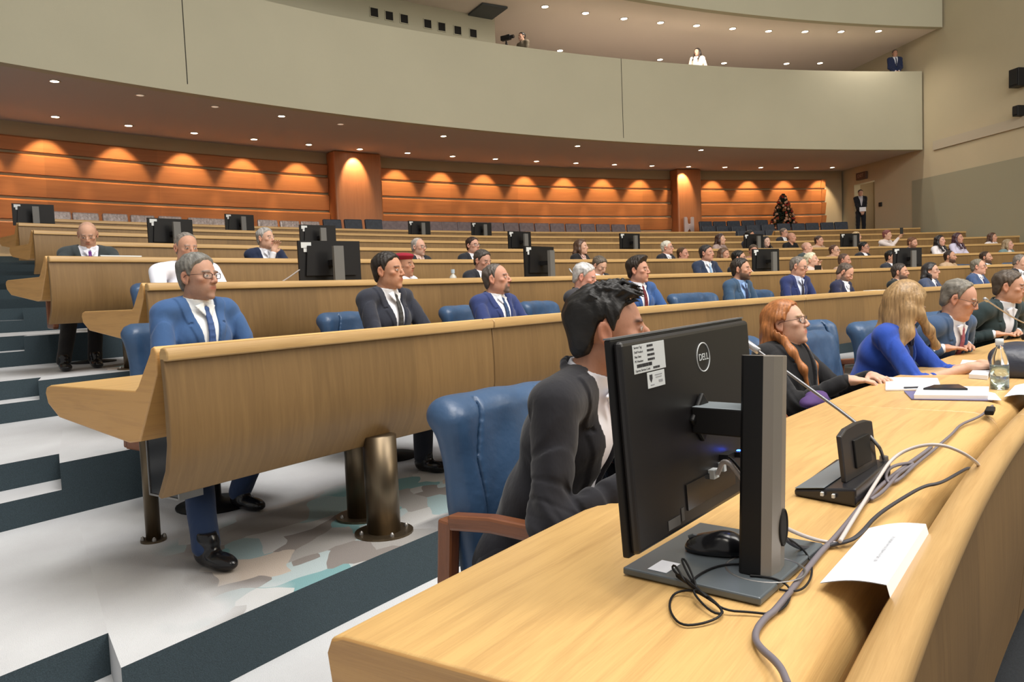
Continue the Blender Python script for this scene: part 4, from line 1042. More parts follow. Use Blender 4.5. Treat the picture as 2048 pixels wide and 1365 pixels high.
# front row
P('man in charcoal suit with dark swept hair behind the big monitor, elbow on the desk', px=1212, py=563, R=23.78, row=1, v=92, body=72, lean=25, jut=.015, build=1.14, hair='quiff', hc=(.014, .013, .013), suit=(.016, .016, .021), shirt=(.85, .86, .95), res=.0045, lres=.0045, hr=.0032, stub=.25, hands=[(-.13, .40, .815), (.17, .43, .825)], skin=(.47, .24, .16), vneck=(.17, .50), nose=1.15)
P('woman with long copper hair, glasses and black jacket, looking up, beside empty blue chair', px=1566, py=597, R=24.02, row=1, v=72, pitch=9, body=60, lean=-6, hair='vlong', hc=(.36, .135, .042), suit=(.012, .012, .014), shirt=(.02, .02, .022), res=.0045, lres=.005, hr=.0045, fem=True, glasses=1, ear=1, hands=[(-.10, .36, .80), (.10, .34, .80)], skin=SK2, edge=.38, collar=False)
P('woman with blonde hair over her face in bright blue blazer, writing at the desk', px=1822, py=566, R=23.56, row=1, v=138, pitch=-28, body=76, lean=27, hair='long', hc=(.32, .20, .09), suit=(.020, .065, .36), shirt=(.02, .025, .06), res=.0045, lres=.005, hr=.0045, fem=True, sleeve=.30, hands=[(-.05, .62, .812), (.12, .60, .815)], skin=(.62, .38, .27), hairw=1.15, edge=.2)
P('balding man with glasses and blue suit bending over papers in the front row', px=1928, py=559, R=23.50, row=1, v=80, pitch=-20, body=60, lean=30, hair='recede', hc=(.17, .155, .13), suit=(.045, .085, .17), shirt=(.72, .76, .85), tie=(.30, .09, .12), res=.0045, lres=.005, hr=.0045, glasses=2, hands='desk', skin=(.55, .30, .21), fat=.012, edge=.2, w=1.04)
P('man in dark green suit leaning on the front row desk at the right edge', px=2022, py=539, R=23.52, row=1, v=82, pitch=-8, body=55, lean=28, hair='short', hc=(.085, .065, .05), suit=(.022, .038, .042), shirt=(.72, .76, .85), res=.0045, lres=.005, hr=.0045, hands='desk', skin=SK1, edge=.2)
# second row
Rr = lambda k, d=1.1: rowR(k)+d
P('man in light blue suit with grey hair and glasses behind the desk at the aisle', px=393, py=503, R=Rr(2), row=2, v=46, body=32, lean=4, hair='short', hc=(.17, .165, .15), suit=(.045, .105, .25), shirt=(.80, .84, .86), tie=(.05, .10, .26), glasses=2, res=.0045, lres=.005, hr=.0045, stub=.35, hands='desk', skin=(.47, .27, .19), ankw=[None, ath(412, 1090, floorz(2)+.085)], legs=[(-.13, .38, -.12, .12), (.13, .60, .17, .72)], trouser=(.03, .055, .13), edge=.28, nose=1.1)
P('man in charcoal suit and dark tie with short black hair beside a blue chair', px=775, py=502, R=Rr(2), row=2, v=58, body=45, lean=3, hair='short', hc=(.025, .02, .017), suit=(.026, .030, .045), shirt=(.84, .86, .92), tie=(.05, .05, .05), res=.0045, lres=.005, hr=.0045, hands='desk', skin=(.50, .265, .17))
P('man with goatee in royal blue suit and navy tie', px=990, py=526, R=Rr(2), row=2, v=70, body=48, pitch=5, lean=0, hair='buzz', hc=(.10, .085, .075), suit=(.028, .045, .15), shirt=(.80, .83, .90), tie=(.03, .06, .14), beard=2, stub=.3, res=.0045, lres=.005, hr=.0045, hands='desk', skin=(.52, .28, .20))
P('white haired man in dark grey suit, half hidden by the front man', px=1174, py=526, R=Rr(2), row=2, v=75, pitch=-18, lean=14, hair='short', hc=(.50, .50, .50), suit=(.035, .035, .042), res=.006, lres=.006, hr=.0055, skin=(.62, .33, .26))
P('young man with dark quiff, blue suit and maroon tie', px=1276, py=513, R=Rr(2), row=2, v=66, body=42, lean=2, hair='thick', hc=(.03, .022, .018), suit=(.035, .09, .25), shirt=(.78, .80, .88), tie=(.12, .015, .02), res=.0045, lres=.005, hr=.0045, skin=(.52, .28, .20))
P('bearded man in slate blue suit and light blue shirt leaning forward', px=1482, py=515, R=Rr(2, 1.0), row=2, v=72, body=58, lean=12, hair='short', hc=(.030, .024, .02), suit=(.035, .075, .14), shirt=(.25, .40, .70), tie=(.02, .03, .08), beard=1, res=.006, lres=.006, hr=.0055, skin=SK1)
P('man in navy suit and thin red glasses with cropped grey hair', px=1600, py=513, R=Rr(2, 1.0), row=2, v=72, pitch=-14, body=52, lean=14, hair='buzz', hc=(.16, .14, .12), suit=(.022, .034, .12), shirt=(.55, .62, .80), tie=(.03, .03, .05), glasses=2, res=.006, lres=.006, hr=.0055, skin=(.56, .32, .23), hands=['desk', 'desk'])
P('bald bearded man in dark navy suit looking down at the desk', px=1697, py=529, R=Rr(2, .95), row=2, v=78, pitch=-34, lean=18, hair='buzz', hc=(.10, .075, .06), suit=(.02, .024, .06), beard=1, res=.006, lres=.006, hr=.0055, skin=(.58, .33, .24))
P('bearded man in black suit behind the blonde woman', px=1800, py=526, R=Rr(2), row=2, v=78, lean=5, hair='short', hc=(.05, .04, .035), suit=(.016, .02, .022), beard=1, res=.006, lres=.006, hr=.0055, skin=SK1)
P('person with dark collar-length hair and glasses in grey blue suit', px=1862, py=524, R=Rr(2), row=2, v=80, lean=5, hair='bob', hc=(.03, .028, .03), suit=(.06, .08, .14), tie=(.03, .03, .08), glasses=1, res=.006, lres=.006, hr=.0055, skin=(.60, .36, .27), ear=1)
P('grey haired man with rimless glasses in blue suit, second row right', px=1957, py=517, R=Rr(2), row=2, v=80, lean=5, hair='recede', hc=(.20, .18, .14), suit=(.05, .09, .20), tie=(.04, .05, .15), glasses=2, res=.006, lres=.006, hr=.0055, skin=(.60, .34, .25))
P('balding man at the right edge, only the crown of his head showing', px=2044, py=510, R=Rr(2), row=2, v=70, pitch=-20, lean=10, hair='fringe', hc=(.2, .18, .16), suit=DS, res=.01, skin=SK2)
# third row
P('man in white shirt with grey hair behind the man in light blue', px=372, py=464, R=Rr(3), row=3, v=24, body=18, pitch=-10, lean=10, hair='buzz', hc=(.20, .18, .16), suit=None, shirt=(.80, .82, .92), sleeve=0, res=.0075, lres=.009, hr=.0065, skin=SK1, build=1.15)
P('person in crimson beret and white shirt in the third row', px=807, py=506, R=Rr(3), row=3, v=62, lean=5, hair='bald', hc=DBR, suit=None, shirt=(.78, .80, .90), sleeve=0, res=.0075, lres=.009, hr=.0065, skin=SK3, fem=True, hat=(.30, .02, .04))
P('man with short dark hair in black suit leaning beside a small bottle', px=967, py=499, R=Rr(3), row=3, v=48, pitch=-16, lean=16, hair='short', hc=(.06, .05, .045), suit=DS, res=.0075, lres=.009, hr=.0065, skin=(.50, .28, .21))
P('man with dark hair bowing his head behind the white haired man', px=1203, py=514, R=Rr(3), row=3, v=50, pitch=-30, lean=20, hair='short', hc=(.11, .09, .07), suit=DS, res=.0075, lres=.009, hr=.0065, skin=SK2)
P('man with brushed-back dark hair in navy suit and pale blue tie', px=1413, py=489, R=Rr(3), row=3, v=62, body=45, lean=6, hair='short', hc=(.035, .03, .03), suit=(.022, .034, .07), tie=(.25, .40, .60), res=.0075, lres=.009, hr=.0065, skin=(.48, .26, .19), w=1.03)
P('dark haired man with glasses right behind the bearded man in slate blue', px=1478, py=500, R=Rr(3), row=3, v=80, lean=5, hair='short', hc=BLK, suit=DS, glasses=1, res=.0075, lres=.009, hr=.0065, skin=SK1)
P('woman with white blonde hair holding a dark phone', px=1622, py=505, R=Rr(3), row=3, v=75, pitch=6, lean=4, hair='short', hairw=1.5, hc=(.75, .68, .50), suit=None, shirt=(.6, .5, .45), fem=True, res=.0075, lres=.009, hr=.0065, skin=SK2, hands=['chin', 'desk'])
P('man with cropped brown hair behind the bald bearded man', px=1690, py=507, R=Rr(3), row=3, v=72, pitch=-8, lean=8, hair='buzz', hc=(.10, .06, .045), suit=None, shirt=(.45, .30, .22), res=.0075, lres=.009, hr=.0065, skin=(.48, .25, .18))
P('dark haired man in grey suit half hidden by the monitor', px=1783, py=500, R=Rr(3), row=3, v=70, lean=5, hair='short', hc=BLK, suit=(.035, .04, .055), res=.0075, lres=.009, hr=.0065, skin=SK1)
P('bald man with dark beard and sand shirt, third row', px=1900, py=501, R=Rr(3), row=3, v=74, lean=5, hair='buzz', hc=(.03, .02, .017), suit=None, shirt=(.50, .36, .24), beard=1, res=.0075, lres=.009, hr=.0065, skin=(.50, .28, .19))
P('bearded man in dark jacket between sand shirt man and teal woman', px=1972, py=502, R=Rr(3), row=3, v=76, lean=3, hair='recede', hc=(.05, .03, .02), suit=(.02, .03, .05), beard=1, res=.0075, lres=.009, hr=.0065, skin=SK1)
# fourth row
P('bald man in charcoal suit and purple tie looking down, left end', px=173, py=445, R=Rr(4), row=4, v=-4, body=8, pitch=-26, lean=10, hair='bald', hc=(.15, .12, .10), suit=(.045, .055, .060), shirt=(.78, .80, .90), tie=(.13, .03, .20), res=.0075, lres=.009, hr=.0065, skin=(.58, .34, .24), ankw=[ath(190, 716, floorz(4)+.085), ath(128, 722, floorz(4)+.085)], trouser=(.012, .012, .014), build=1.08)
P('grey haired man resting his chin on his hand in navy suit', px=530, py=454, R=Rr(4), row=4, v=48, body=25, lean=6, hair='short', hc=(.36, .35, .34), suit=(.016, .025, .06), hands=['desk', 'chin'], res=.0075, lres=.009, hr=.0065, skin=SK2)
P('bald man with glasses and white stubble in dark suit', px=837, py=476, R=Rr(4), row=4, v=52, pitch=-4, lean=4, hair='fringe', hc=(.38, .35, .32), suit=DS, shirt=(.6, .45, .4), glasses=1, stub=.5, res=.0075, lres=.009, hr=.0065, skin=(.60, .35, .26))
P('man with side parted dark hair and glasses in black suit', px=945, py=473, R=Rr(4), row=4, v=45, lean=4, hair='short', hc=(.035, .02, .016), suit=DS, glasses=2, res=.0075, lres=.009, hr=.0065, skin=(.56, .32, .24))
P('woman with chin-length brown hair in black jacket', px=1162, py=478, R=Rr(4), row=4, v=72, lean=2, hair='bob', hc=(.085, .045, .028), suit=(.014, .014, .016), shirt=(.60, .42, .38), fem=True, res=.0075, lres=.009, hr=.0065, skin=SK2, hairw=1.2, ear=None)
P('white haired man with glasses in dark suit, fourth row', px=1334, py=481, R=Rr(4), row=4, v=72, lean=4, hair='short', hc=(.62, .60, .52), suit=DS, glasses=2, res=.0075, lres=.009, hr=.0065, skin=(.58, .33, .25))
P('man with short brown hair beside the white haired man', px=1366, py=494, R=Rr(4), row=4, v=66, pitch=-5, lean=8, hair='recede', hc=BRN, suit=None, shirt=(.30, .15, .12), res=.0075, lres=.009, hr=.0065, skin=(.50, .26, .19))
P('person with tousled brown hair half hidden, fourth row', px=1449, py=495, R=Rr(4), row=4, v=62, pitch=-10, lean=8, hair='bob', hc=(.11, .06, .035), suit=None, shirt=(.34, .18, .13), fem=True, res=.0075, lres=.009, hr=.0065, skin=SK1)
P('man with brown hair looking at the viewer, fourth row', px=1507, py=489, R=Rr(4), row=4, v=15, pitch=-10, lean=8, hair='short', hc=(.07, .05, .035), suit=None, shirt=(.30, .16, .12), res=.0075, lres=.009, hr=.0065, skin=(.48, .26, .19))
P('bald man with thin black headset and grey green jacket', px=1614, py=484, R=Rr(4), row=4, v=74, lean=3, hair='bald', hc=(.2, .15, .12), suit=(.05, .07, .075), res=.0075, lres=.009, hr=.0065, skin=(.62, .36, .27))
P('brown haired man with glasses between two bald men, fourth row', px=1669, py=489, R=Rr(4), row=4, v=66, lean=4, hair='recede', hc=(.09, .045, .03), suit=None, shirt=(.40, .24, .17), glasses=2, res=.0075, lres=.009, hr=.0065, skin=SK2)
P('man with black hair and glasses in dark suit left of the wide monitor', px=1728, py=483, R=Rr(4), row=4, v=76, lean=4, hair='short', hc=BLK, suit=DS, glasses=1, res=.0075, lres=.009, hr=.0065, skin=(.46, .25, .18))
P('man with ginger brown beard in navy suit above the wide monitor', px=1826, py=474, R=Rr(4), row=4, v=58, pitch=-10, lean=6, hair='short', hc=(.14, .065, .035), suit=(.018, .032, .06), beard=1, res=.0075, lres=.009, hr=.0065, skin=(.58, .33, .24))
P('woman with black wavy hair and white blouse', px=1880, py=470, R=Rr(4), row=4, v=64, lean=2, hair='long', hc=(.012, .010, .012), suit=None, shirt=(.78, .76, .80), fem=True, res=.0075, lres=.009, hr=.0065, skin=(.60, .34, .26))
P('woman with dark hair, plum scarf and pale top, fourth row', px=1916, py=465, R=Rr(4), row=4, v=66, lean=2, hair='long', hc=(.05, .02, .03), suit=None, shirt=(.58, .56, .72), fem=True, res=.0075, lres=.009, hr=.0065, skin=(.50, .27, .20))
P('woman with short ash blonde hair in teal jacket', px=2016, py=478, R=Rr(4), row=4, v=78, lean=2, hair='bob', hc=(.30, .22, .13), suit=(.16, .25, .27), shirt=(.65, .63, .65), fem=True, res=.0075, lres=.009, hr=.0065, skin=(.55, .32, .25), build=1.15)
# fifth row and behind
P('woman with dark brown hair low behind the fifth row', px=1441, py=467, R=Rr(5), row=5, v=70, lean=4, hair='bob', hc=(.045, .022, .018), suit=None, shirt=(.4, .3, .28), fem=True, res=.011, skin=SK2)
P('dark haired person with headphones over the tilted monitor', px=1500, py=460, R=Rr(5), row=5, v=68, lean=2, hair='short', hc=BLK, suit=(.02, .02, .03), res=.011, skin=SK3)
P('pale faced woman with black hair right of the tilted monitor', px=1532, py=472, R=Rr(5), row=5, v=40, lean=4, hair='long', hc=(.012, .010, .010), suit=(.03, .02, .02), shirt=(.04, .02, .03), fem=True, res=.011, skin=(.68, .45, .36))
P('bald man in black T-shirt, fifth row', px=1583, py=465, R=Rr(5, 1.0), row=5, v=62, lean=6, hair='bald', hc=(.15, .1, .08), suit=None, shirt=(.012, .012, .014), sleeve=0, collar=False, res=.010, skin=(.50, .27, .19))
P('man with dark hair behind the bald man with headset', px=1638, py=471, R=Rr(5), row=5, v=62, lean=4, hair='short', hc=(.06, .035, .025), suit=None, shirt=(.5, .35, .25), res=.011, skin=(.58, .33, .24))
P('blonde person above the small black monitor, fifth row', px=1713, py=463, R=Rr(5), row=5, v=70, lean=4, hair='short', hc=(.55, .40, .22), suit=(.04, .03, .03), res=.011, skin=SK2)
P('person with auburn hair in pale top raising a dark phone', px=1775, py=460, R=Rr(5), row=5, v=64, pitch=-5, lean=16, hair='short', hairw=1.4, hc=(.20, .07, .07), suit=None, shirt=(.72, .66, .66), fem=True, res=.011, skin=SK2, hands=['desk', 'up'])
P('woman with brown ponytail and white top, fifth row right', px=1985, py=465, R=Rr(5), row=5, v=72, lean=2, hair='bob', hc=(.075, .035, .022), suit=None, shirt=(.74, .70, .72), fem=True, res=.011, skin=(.56, .31, .22))
P('man with glasses and grey hair behind the bald man in black', px=1568, py=456, R=Rr(6), row=6, v=60, lean=4, hair='short', hc=(.14, .11, .09), suit=DS, glasses=2, res=.011, skin=(.56, .32, .24))
P('woman with brown hair and white top touching her chin, sixth row', px=2021, py=446, R=Rr(6), row=6, v=72, lean=2, hair='bob', hc=(.05, .03, .02), suit=None, shirt=(.80, .76, .78), fem=True, hands=['chin', 'desk'], res=.011, skin=SK2)
# standing: guard in the doorway, people in the gallery
gd = atTh(1722, 448, TW); gR = pol(gd)[0]-.05; gp = pt(gR, TW-.7, 0); gtop = atd(1721, 379, gp.y*math.cos(PIT)*1.0)
dd = ray(1721, 379); tt = gp.y/dd.y; gtop = Vector((0, 0, EYE))+dd*tt
P('guard in black suit standing in the doorway with a white card at his waist', at=(gtop.x, gtop.y, gtop.z), row=8, v=15, body=15, lean=0, stand=True, floor=gtop.z-1.76, hair='short', hc=BLK, suit=(.012, .013, .018), shirt=(.5, .5, .55), hands='front', res=.011, skin=SK1)
def gal(px, py, R, **k):
    h = atR(px, py, R); P(at=h, floor=h.z-1.70, stand=True, lean=0, **k)
gal(1394, 96, 37.7, label='woman with long dark hair and white ruffled top at the gallery parapet', row=8, v=-30, body=0, hair='long', hc=(.02, .014, .012), suit=None, shirt=(.85, .72, .62), fem=True, hands='side', res=.011, skin=(.62, .38, .28))
gal(1790, 99, 37.7, label='man in navy suit and tie standing at the right end of the gallery', row=8, v=20, body=20, hair='short', hc=(.10, .08, .07), suit=(.02, .03, .08), shirt=(.75, .78, .88), tie=(.03, .04, .08), hands='front', res=.011, skin=SK1)
gal(1043, 64, 37.9, label='camera operator in olive shirt behind a camcorder in the gallery', row=8, v=-50, body=-50, hair='short', hc=BLK, suit=None, shirt=(.12, .10, .07), hands='front', res=.011, skin=(.40, .24, .17))
# ------------------------------------------------------------------ blue leather armchairs
def chair_meshes(h):
    out = {}
    F = Fld((-.34, -.42, .30), (.34, .10, 1.12), h)
    M = rot('x', .17)
    # back: padded slab with a rolled top and side bolsters
    F.rbox((0, -.225, .68), (.275, .050, .29), .045, M=M)
    F.cap((-.235, -.290, .935), (.235, -.290, .935), .050, k=.03)
    for s in (-1, 1): F.cap((s*.245, -.175, .45), (s*.245, -.250, .915), .044, .048, .02)
    def pad(X, Y, Z):
        return (.005*np.sin(34*X+1.5*np.sin(9*Z))*np.sin(5*Z+1)*(np.abs(X) < .24) + .004*np.sin(23*Z+8*X))*1.0
    F.op(pad, F.lo, F.lo+F.n*F.h, mode='disp')
    def seam(X, Y, Z):                  # two curved seams on the face of the back
        r1 = np.abs(np.abs(X)-(.205-.9*np.maximum(0, Z-.80)**1.0*.35-.0*Z))-.005
        r2 = np.abs(np.sqrt((np.abs(X)-.30)**2+((Z-.42)*.8)**2)-.24)-.005
        return np.maximum(r1, -(Y+.23-(Z-.7)*.17+.07))
    F.op(lambda X, Y, Z: np.maximum(seam(X, Y, Z), -.2-0*X), F.lo, F.lo+F.n*F.h, .006, 'sub') if h < .012 else None
    out['backrest'] = F.mesh('backrest')
    F = Fld((-.34, -.30, .28), (.34, .34, .56), h)
    F.rbox((0, .02, .405), (.27, .275, .065), .055)
    F.op(lambda X, Y, Z: .004*np.sin(24*X+2*Y)*np.sin(19*Y+3)+0*Z, F.lo, F.lo+F.n*F.h, mode='disp')
    out['seat_cushion'] = F.mesh('seat_cushion')
    return out
CH_HI = chair_meshes(.008); CH_LO = chair_meshes(.016)
def chair(loc, rz, label, hi=False, group=None):
    e = empty('armchair', loc, rz, label, 'chair', group); S_ = CH_HI if hi else CH_LO
    for k_, me in S_.items():
        o = bpy.data.objects.new(k_, me); COL.objects.link(o); o.parent = e
        if not me.materials: me.materials.append(M_LEATHER)
    for s in (-1, 1):
        b = MB(); x = s*.315; n = 8
        def bar(p, q, w_=.045, t_=.05):
            p = Vector(p); q = Vector(q); d = (q-p); L = d.length; d.normalize(); up = Vector((1, 0, 0)); si = d.cross(up); Rm = Matrix((d, up, si)).transposed(); b.box((p+q)/2, (L, w_, t_), Rm)
        pts = [(x, -.20, .655), (x, -.05, .672), (x, .12, .672), (x, .21, .655), (x, .245, .61), (x, .245, .50), (x, .225, .36)]
        prof = [(-.024, -.022), (.024, -.022), (.024, .022), (-.024, .022)]
        vs = [Vector(p) for p in pts]; base = len(b.v)
        for i, p in enumerate(vs):
            t = (vs[min(i+1, len(vs)-1)]-vs[max(i-1, 0)]).normalized(); nrm = Vector((1, 0, 0)).cross(t)
            for a_, c_ in prof: b.v.append(tuple(p + Vector((1, 0, 0))*a_ + nrm*c_))
        for i in range(len(vs)-1):
            for j in range(4):
                j2 = (j+1) % 4; b.f.append((base+i*4+j, base+i*4+j2, base+i*4+4+j2, base+i*4+4+j)); b.m.append(0); b.uv.append([(i*.1, j*.05), (i*.1, j*.05+.05), (i*.1+.1, j*.05+.05), (i*.1+.1, j*.05)])
        b.f.append(tuple(base+j for j in range(4))); b.m.append(0); b.uv.append([(0, 0)]*4); b.f.append(tuple(base+len(vs)*4-4+j for j in range(4))); b.m.append(0); b.uv.append([(0, 0)]*4)
        bar((x, .225, .37), (x, -.24, .37)); bar((x, -.24, .35), (x, -.215, .66))
        b.build('armrest', W_ARM, e, bevel=.009, bseg=2)
    b = MB(); b.lathe([(.001, 0), (.20, 0), (.20, .012), (.05, .03), (.032, .05), (.032, .34), (.14, .345), (.14, .36), (.001, .36)], n=24); b.build('pedestal', M_BLACK, e, smooth=True)
    return e
def chair_for(po, k, label, back=.06, hi=False, dx=0, turn=0):
    b = po[0].location; f = floorz(k); rz = po[0].rotation_euler.z + turn
    d = Vector((-math.sin(rz), math.cos(rz), 0)); sd = Vector((d.y, -d.x, 0)); return chair(Vector((b.x, b.y, f)) + d*(-back+.0) + sd*dx, rz, label, hi)

# ------------------------------------------------------------------ desk monitors
def text_mesh(s, size, ext=.0004, align='CENTER'):
    cu = bpy.data.curves.new('lettering', 'FONT'); cu.body = s; cu.size = size; cu.extrude = ext; cu.align_x = align; cu.align_y = 'CENTER'
    t = bpy.data.objects.new('lettering', cu); COL.objects.link(t); dg = bpy.context.evaluated_depsgraph_get(); dg.update()
    me = bpy.data.meshes.new_from_object(t.evaluated_get(dg)); bpy.data.objects.remove(t); return me
RB = Matrix.Rotation(math.pi/2, 4, 'X')     # text plane -> upright, facing -Y ; back faces use a half turn
def on_back(me, x, y, z, par, name, m, rx=0, mirror=False):
    o = link(name, me, m, par); o.matrix_local = Matrix.Translation((x, y, z)) @ Matrix.Rotation(math.pi, 4, 'Z') @ RB @ Matrix.Rotation(rx, 4, 'Z'); return o
def small_monitor_meshes():
    m_ = {}
    b = MB(); b.box((0, -.155, .33), (.54, .022, .322)); b.box((0, -.138, .33), (.44, .024, .24), taper=.9); m_['screen_panel'] = (b.mesh(), M_BLACK)
    b = MB(); b.box((0, 0, .225), (.085, .035, .43)); m_['stand_column'] = (b.mesh(), mat('column_grey', (.13, .13, .125, 1), .5))
    b = MB(); b.box((0, -.075, .31), (.06, .15, .045)); m_['arm'] = (b.mesh(), M_BLACK)
    b = MB(); b.box((0, -.05, .007), (.26, .20, .014)); m_['base_plate'] = (b.mesh(), M_BLACK)
    b = MB(); b.box((.205, -.141, .455), (.085, .004, .045)); b.box((.200, -.141, .415), (.055, .004, .030)); m_['sticker'] = (b.mesh(), M_LABEL)
    return m_
SMM = small_monitor_meshes()
def monitor(loc, rz, label, group=None):
    e = empty('computer_monitor', loc, rz, label, 'monitor', group)
    for n_, (me, mm) in SMM.items():
        o = bpy.data.objects.new(n_, me); COL.objects.link(o); o.parent = e
        if not me.materials: me.materials.append(mm)
    return e
MON = [(688, 553, 3, -12, 'black monitor in the third row beside the slanted microphone, seen from behind', -.03),
       (1112, 551, 3, 8, 'black monitor in the third row, right of the seam post, seen from behind', -.03),
       (1556, 542, 3, -6, 'black monitor in the third row left of the man with thin red glasses', -.03),
       (1834, 533, 3, -18, 'wide black monitor in the third row on the right, turned toward the viewer', -.03),
       (360, 485, 5, 0, 'black monitor behind the man in the white shirt', -.02),
       (652, 487, 5, -5, 'black monitor in the fifth row above the large third-row monitor', -.02),
       (1057, 497, 5, 5, 'black monitor in the fifth row, left of the woman with chin-length brown hair', -.02),
       (1276, 497, 5, 3, 'tilted black monitor in the fifth row, left of the white haired man', -.02),
       (1522, 496, 5, -2, 'tilted black monitor between the headphone wearer and the pale faced woman', -.02),
       (1714, 491, 5, -4, 'small black monitor under the blonde person in the fifth row', -.02),
       (76, 448, 7, -8, 'black monitor at the far left end of the back rows', -.01),
       (491, 461, 7, 0, 'small black monitor in the seventh row, above the man resting his chin', -.01),
       (850, 470, 7, 0, 'small black monitor above the bald man with glasses', -.01),
       (974, 473, 7, 0, 'small black monitor above the man with side parted hair', -.01)]
for x, y, k, tw_, lb, lift in MON:
    q = atR(x, y, rowR(k)+.34); t = pol(q)[1]; z = floorz(k)+.78
    monitor(pt(rowR(k)+.40, t, z), face_rz(t)+math.radians(tw_), lb)

# the large monitor on the front desk
DZ = .7815
O1 = ath(1530, 1153, DZ); nrm = Vector((.773, -.634, 0)).normalized(); RZ1 = math.atan2(-nrm.x, nrm.y)
bm1 = empty('computer_monitor', O1, RZ1, 'large black monitor seen from behind on the front desk, with white stickers and round logo', 'monitor')
XL = -1                                        # image right is local -X
lean1 = Matrix.Rotation(math.radians(-5.0), 4, 'Y')
sc_x, sc_y, sc_z = -.020, -.140, .251
b = MB(); hw, hh = .257, .172
b.box((0, 0, 0), (2*hw, .012, 2*hh)); sp = b.build('screen_panel', M_BLACK, bm1, bevel=.003, bseg=2)
SMAT = Matrix.Translation((sc_x, sc_y, sc_z)) @ Matrix.Rotation(math.radians(.8), 4, 'Y') @ Matrix.Rotation(math.radians(3.2), 4, 'X'); sp.matrix_local = SMAT
b = MB(); b.prism([(-hw+.006, -hh+.004), (hw-.006, -hh+.004), (hw-.006, hh-.004), (-hw+.006, hh-.004)], (1, 0, 0), (0, 0, 1), (0, -1, 0), (0, .0205, 0), .0165)
b.build('back_cover', mat('monitor_back', (.012, .011, .012, 1), .38), sp, bevel=.010, bseg=3)
b = MB(); b.box((-.02, .0215, -.118), (.20, .003, .045)); b.build('port_recess', M_BLACKG, sp)
b = MB(); b.box((0, .0005, hh+.0012), (2*hw, .013, .0028)); b.build('top_edge', mat('edge_grey', (.22, .23, .25, 1), .3, metal=.4), sp)
yb = .0212
ring = [(.0, 0)]
b = MB(); b.tube([(math.cos(q*math.pi/18)*.026-.030, yb, .115+math.sin(q*math.pi/18)*.026) for q in range(36)], .0011, 6, False, closed=True); b.build('logo', M_LABEL, sp)
on_back(text_mesh('DELL', .0175), -.030, yb+.0006, .115, sp, 'logo_letters', M_LABEL)
# stickers
def sticker(cx, cz, w_, h_, name):
    b = MB(); b.box((cx, yb, cz), (w_, .0008, h_)); return b.build(name, M_LABEL, sp, bevel=.0003)
st = sticker(.166, .136, .104, .046, 'service_sticker'); s2_ = sticker(.150, .098, .058, .026, 'inventory_sticker')
rn = random.Random(7)
rows_t = ['Service Tag:', 'Dell Product:', 'Ship Date:', 'PO Number:', '', 'Express Service Code:']
for i, tx in enumerate(rows_t):
    z = .136+.0185-.0074*i
    if tx:
        me = text_mesh(tx, .0052, .0001, 'LEFT'); o = link('printed_line', me, M_INK, st); o.matrix_local = Matrix.Translation((.166+.048, yb+.0006, z)) @ Matrix.Rotation(math.pi, 4, 'Z') @ RB
    b = MB(); x = .166 + (.006 if i < 5 else -.010) + (0 if tx else .036)
    for j in range(9 if tx else 34):
        wj = rn.uniform(.0012, .0026) if tx else rn.uniform(.0004, .0014); b.box((x, yb+.0006, z), (wj, .0004, .0036 if tx else .0056)); x -= wj+rn.uniform(.0004, .0009)
    b.build('printed_figures' if tx else 'barcode', M_INK, st)
b = MB()
b.prism([(0, .006), (.009, .006), (.009, -.001), (.0045, -.007), (0, -.001)], (-1, 0, 0), (0, 0, 1), (0, 1, 0), (.150+.022, yb+.0004, .101), .0004); b.build('crest', M_INK, s2_)
b = MB()
for zz, a0, a1 in ((.105, .004, -.020), (.101, .002, -.018)): b.box((.150+(a0+a1)/2, yb+.0006, zz), (a0-a1, .0004, .0013))
b.box((.150-.014, yb+.0006, .094), (.013, .0004, .004)); b.box((.150+.014, yb+.0006, .090), (.012, .0004, .0014)); b.build('printed_lines', M_GREYINK, s2_)
b = MB(); b.box((.130, yb, -.148), (.042, .0006, .016)); b.box((.098, yb, -.142), (.010, .0006, .022)); b.build('rating_label', mat('dim_label', (.10, .10, .10, 1), .5), sp)
# sockets with plugs on the back cover
b = MB(); b.box((-.022, .026, -.098), (.022, .012, .017)); b.build('socket', M_LABEL, sp, bevel=.001)
b = MB(); b.box((-.060, .026, -.094), (.010, .012, .016)); b.build('usb_plug', M_LABEL, sp)
b = MB(); b.box((-.100, .033, -.078), (.012, .03, .010)); b.box((-.078, .028, -.078), (.03, .02, .012)); b.build('usb_plug', M_BLACK, sp)
b = MB(); b.box((-.112, .040, -.078), (.006, .010, .012)); b.build('indicator_light', mat('blue_led', (.02, .05, 1, 1), .4, emit=((.02, .09, 1, 1), 22)), sp)
b = MB(); b.lathe([(.001, 0), (.0035, 0), (.0035, .0012), (.001, .0012)], n=10)
# stand: arm, column, base
b = MB(); b.box((-.018, -.070, .262), (.070, .100, .048)); a_ = b.build('arm', [M_BLACK, mat('arm_cover', (.20, .23, .25, 1), .4)], bm1, bevel=.003, bseg=2)
for p_ in a_.data.polygons: p_.material_index = 1 if p_.normal.z > .9 else 0  # upward faces paler: reflected light put into their colour
b = MB(); b.box((-.018, -.116, .262), (.064, .010, .064), Matrix.Rotation(math.pi/4, 3, 'Y')); b.build('mount_plate', M_BLACK, bm1, bevel=.004)
b = MB(); b.prism([(-.046, -.030), (.040, -.030), (.046, -.024), (.046, .010), (.030, .022), (0, .026), (-.030, .022), (-.046, .010)], (1, 0, 0), (0, 1, 0), (0, 0, 1), (0, 0, .010), .366)
c_ = b.build('stand_column', [mat('stand_silver', (.25, .225, .195, 1), .38, metal=.25), M_BLACK], bm1, bevel=.0015)
for p_ in c_.data.polygons:
    if abs(p_.normal.x) > .9 or p_.normal.y < -.5: p_.material_index = 1
